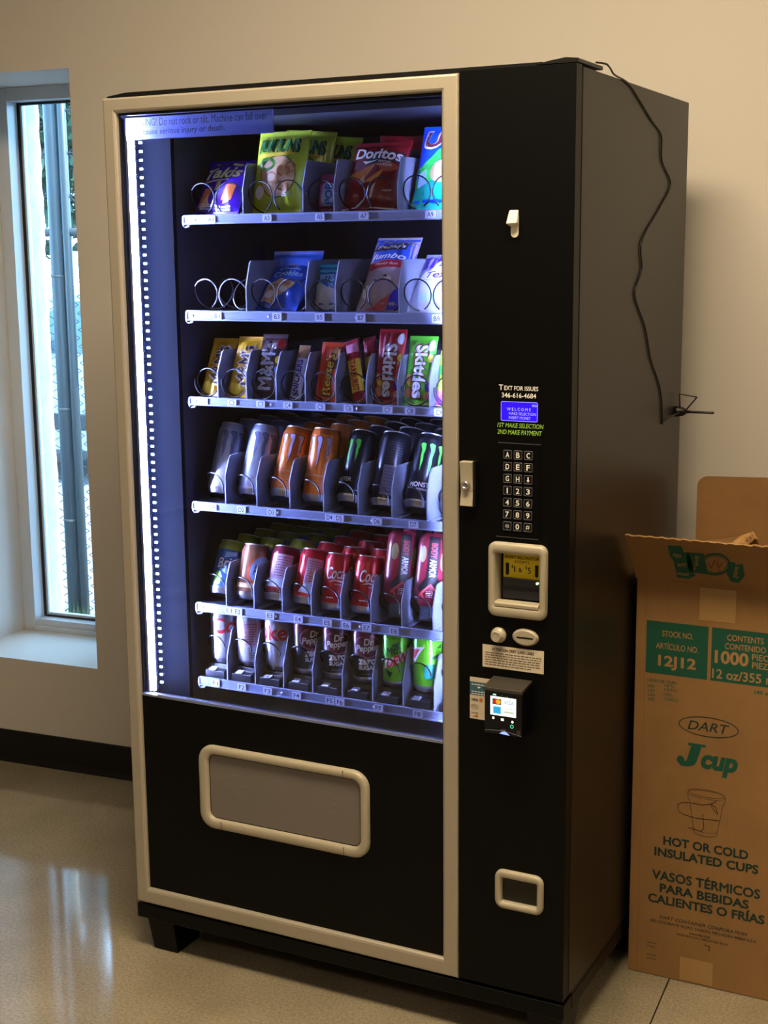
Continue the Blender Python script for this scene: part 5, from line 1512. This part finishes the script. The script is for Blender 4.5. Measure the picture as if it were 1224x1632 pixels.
for g_ in ([btxt('CONTENTS', 1188, 1019, .073, .0125), btxt('CONTENIDO', 1188, 1033, .082, .0125), btxt('1000', 1166, 1049, .068, .0280, bold=.06), btxt('PIECES', 1219, 1049.5, .050, .0130),
                               btxt('PIEZAS', 1219, 1062.5, .050, .0130), btxt('12 oz/355 ml', 1187, 1079, .132, .0200, bold=.03)]):
    decal('panel_lettering', box, [g_], BM, M_CARDTXT, .0006)
for g_ in ([btxt('(40 x 25)', 1222, 1106, .050, .010, bold=.03), btxt('LIDS/USE TAPA:', 1056, 1086, .064, .0060, bold=.02), btxt('12FTL', 1067, 1093, .022, .0060), btxt('12FTLS', 1069, 1100, .026, .0060), btxt('12SL', 1065, 1107, .018, .0060), btxt('12UGLS', 1070, 1115, .028, .0060)] +
      [btxt('LID', 1038, 1086 + 7 * k, .014, .0055) for k in range(1, 5)]):
    decal('lettering', box, [g_], BM, M_CGREEN)
c = bpx(1129, 1159)
M_CDARK = mat('carton_dark_ink', '#0e2f26', 0.7)
decal('oval_logo', box, [ring(c, .062, .0215, .0020, 40), txt('DART', c, .086, .0195, bold=.01, shear=.25)], BM, M_CDARK)
jx, jz = bpx(1098, 1203)
decal('logo_lettering', box, [txt('J', (jx + .004, jz), .046, .052, bold=.12, shear=.15)], BM, M_CGREEN)
for q, g_ in enumerate((rect(jx - .002, jx + .034, jz + .021, jz + .0265), ell((jx - .017, jz - .013), .008, .009, 14))):
    decal('logo_lettering', box, [g_], BM, M_CGREEN, .0005)
decal('logo_lettering', box, [btxt('cup', 1146, 1222, .076, .044, bold=.09, shear=.2)], BM, M_CGREEN)
ct, cb = bpx(1126, 1265), bpx(1124, 1328)
cup = [ring(ct, .0385, .0085, .0008, 30), ring((ct[0], ct[1] - .003), .0400, .0095, .0006, 30), line([(ct[0] - .039, ct[1] - .003), (ct[0] - .0375, ct[1] - .018), (ct[0] - .035, ct[1] - .018), (cb[0] - .024, cb[1])], .0009), line([(ct[0] + .039, ct[1] - .003), (ct[0] + .0375, ct[1] - .018), (ct[0] + .035, ct[1] - .018), (cb[0] + .024, cb[1])], .0009)]
ar = [(cb[0] + .024 * math.cos(a), cb[1] + .007 * math.sin(a)) for a in [PI + PI * k / 12 for k in range(13)]]
cup += [line(ar, .0009), line([(p[0], p[1] + .008) for p in ar], .0006)]
decal('cup_drawing', box, cup, BM, M_CDARK)
scr_ = [[(1080, 1283), (1086, 1279), (1100, 1279), (1120, 1283), (1134, 1281), (1142, 1277)], [(1133, 1284), (1141, 1295), (1144, 1297), (1140, 1286), (1132, 1281)], [(1082, 1293), (1090, 1298), (1110, 1304), (1146, 1308)], [(1120, 1297), (1122, 1318), (1118, 1325), (1104, 1321), (1096, 1318)], [(1080, 1283), (1082, 1293)]]
decal('pen_scribble', box, [line([bpx(*q) for q in s], .0012) for s in scr_], BM, mat('pen_ink', '#1a1410', 0.6), .0005)
for g_ in ([btxt('HOT OR COLD', 1124, 1351, .178, .0200, bold=.06), btxt('INSULATED CUPS', 1124.5, 1371, .218, .0200, bold=.06), btxt('VASOS TÉRMICOS', 1124, 1407, .226, .0250, bold=.06), btxt('PARA BEBIDAS', 1121.5, 1428, .188, .0200, bold=.06),
                         btxt('CALIENTES O FRÍAS', 1124, 1446, .246, .0250, bold=.06)]):
    decal('lettering', box, [g_], BM, M_CDARK)
for g_ in ([btxt('DART CONTAINER CORPORATION', 1120, 1475, .186, .0075, shear=.2), btxt('500 HOGSBACK ROAD, MASON, MICHIGAN 48854 U.S.A.', 1120, 1483.5, .226, .0070), btxt('www.dart.biz', 1115, 1490.5, .045, .0055), btxt('MADE IN U.S.A. / HECHO EN E.U.A.', 1119, 1497, .110, .0050)] +
      [small_print(bpx(1031, 1507)[0], bpx(1060, 1507)[0], bpx(1046, v + 4)[1], bpx(1046, v - 4)[1], 1, v)[j] for v in (1504, 1510, 1523, 1529) for j in range(4)] + [line([bpx(1123, 1506), bpx(1131, 1509), bpx(1130, 1516)], .0016)]):
    decal('small_lettering', box, [g_], BM, M_CDARK)
def bquad(a, b):
    return rect(bpx(*a)[0], bpx(*b)[0], bpx(*b)[1], bpx(*a)[1])
decal('tape_patch', box, [bquad((1116, 936), (1172, 994))], BM, M_TAPE, .0005)
decal('tape_patch', box, [bquad((1084, 1524), (1135, 1572))], BM, M_TAPE, .0005)
decal('panel_crease', box, [rect(bpx(1030, 940)[0], bpx(1030, 940)[0] + .0012, .002, BZ), rect(bpx(1066, 935)[0], bpx(1066, 935)[0] + .0010, bpx(1066, 986)[1], BZ)], BM, mat('crease_shadow', '#8a6034', 0.85), .0002)

def fl_map(u, v, e):
    d = ROT[0] * ((u - 612) / FPX) + ROT[1] * ((v - 816) / FPX) + ROT[2]
    t = (FH - CAM).dot(fn) / d.dot(fn)
    p = CAM + d * t + fn * e
    return p - bo3
for g_ in ([poly([(1064, 869), (1086, 870), (1090, 880), (1100, 883), (1108, 918), (1101, 920), (1101, 922), (1079, 920), (1077, 908), (1074, 895), (1068, 886)]), poly([(1092, 880), (1122, 882), (1128, 915), (1098, 911)]),
                          poly([(1160, 896), (1172, 896), (1172, 900), (1184, 899), (1187, 918), (1180, 919), (1177, 929), (1165, 927), (1158, 914)])]):
    decal('flap_print', box, [g_], fl_map, M_CGREEN, .0004)
decal('flap_emblem', box, [ring((1140, 899), 24, 18, 3.2, 32), ring((1140, 899), 19, 14, 1.0, 32)], fl_map, M_CGREEN, .0006)
decal('flap_emblem', box, [line([(1128, 897), (1134, 905), (1139, 893), (1146, 904), (1152, 896)], 1.8), line([(1144, 886), (1146, 913)], 1.2)], fl_map, mat('emblem_red_brown', '#7a3a20', 0.7), .0006)
decal('flap_lettering', box, [txt('cups', (1079, 886), 13, 7, rot=PI + .25, bold=.03), txt('The', (1087, 900), 14, 7, rot=PI + .2, bold=.03), txt('foam', (1089, 914), 18, 6, rot=PI + .15, bold=.03), txt('Dart', (1110, 897), 6, 24, rot=.1), txt('Salud', (1174, 912), 18, 8, rot=-PI / 2 + .2, bold=.03)], fl_map, M_CARDTXT, .0007)
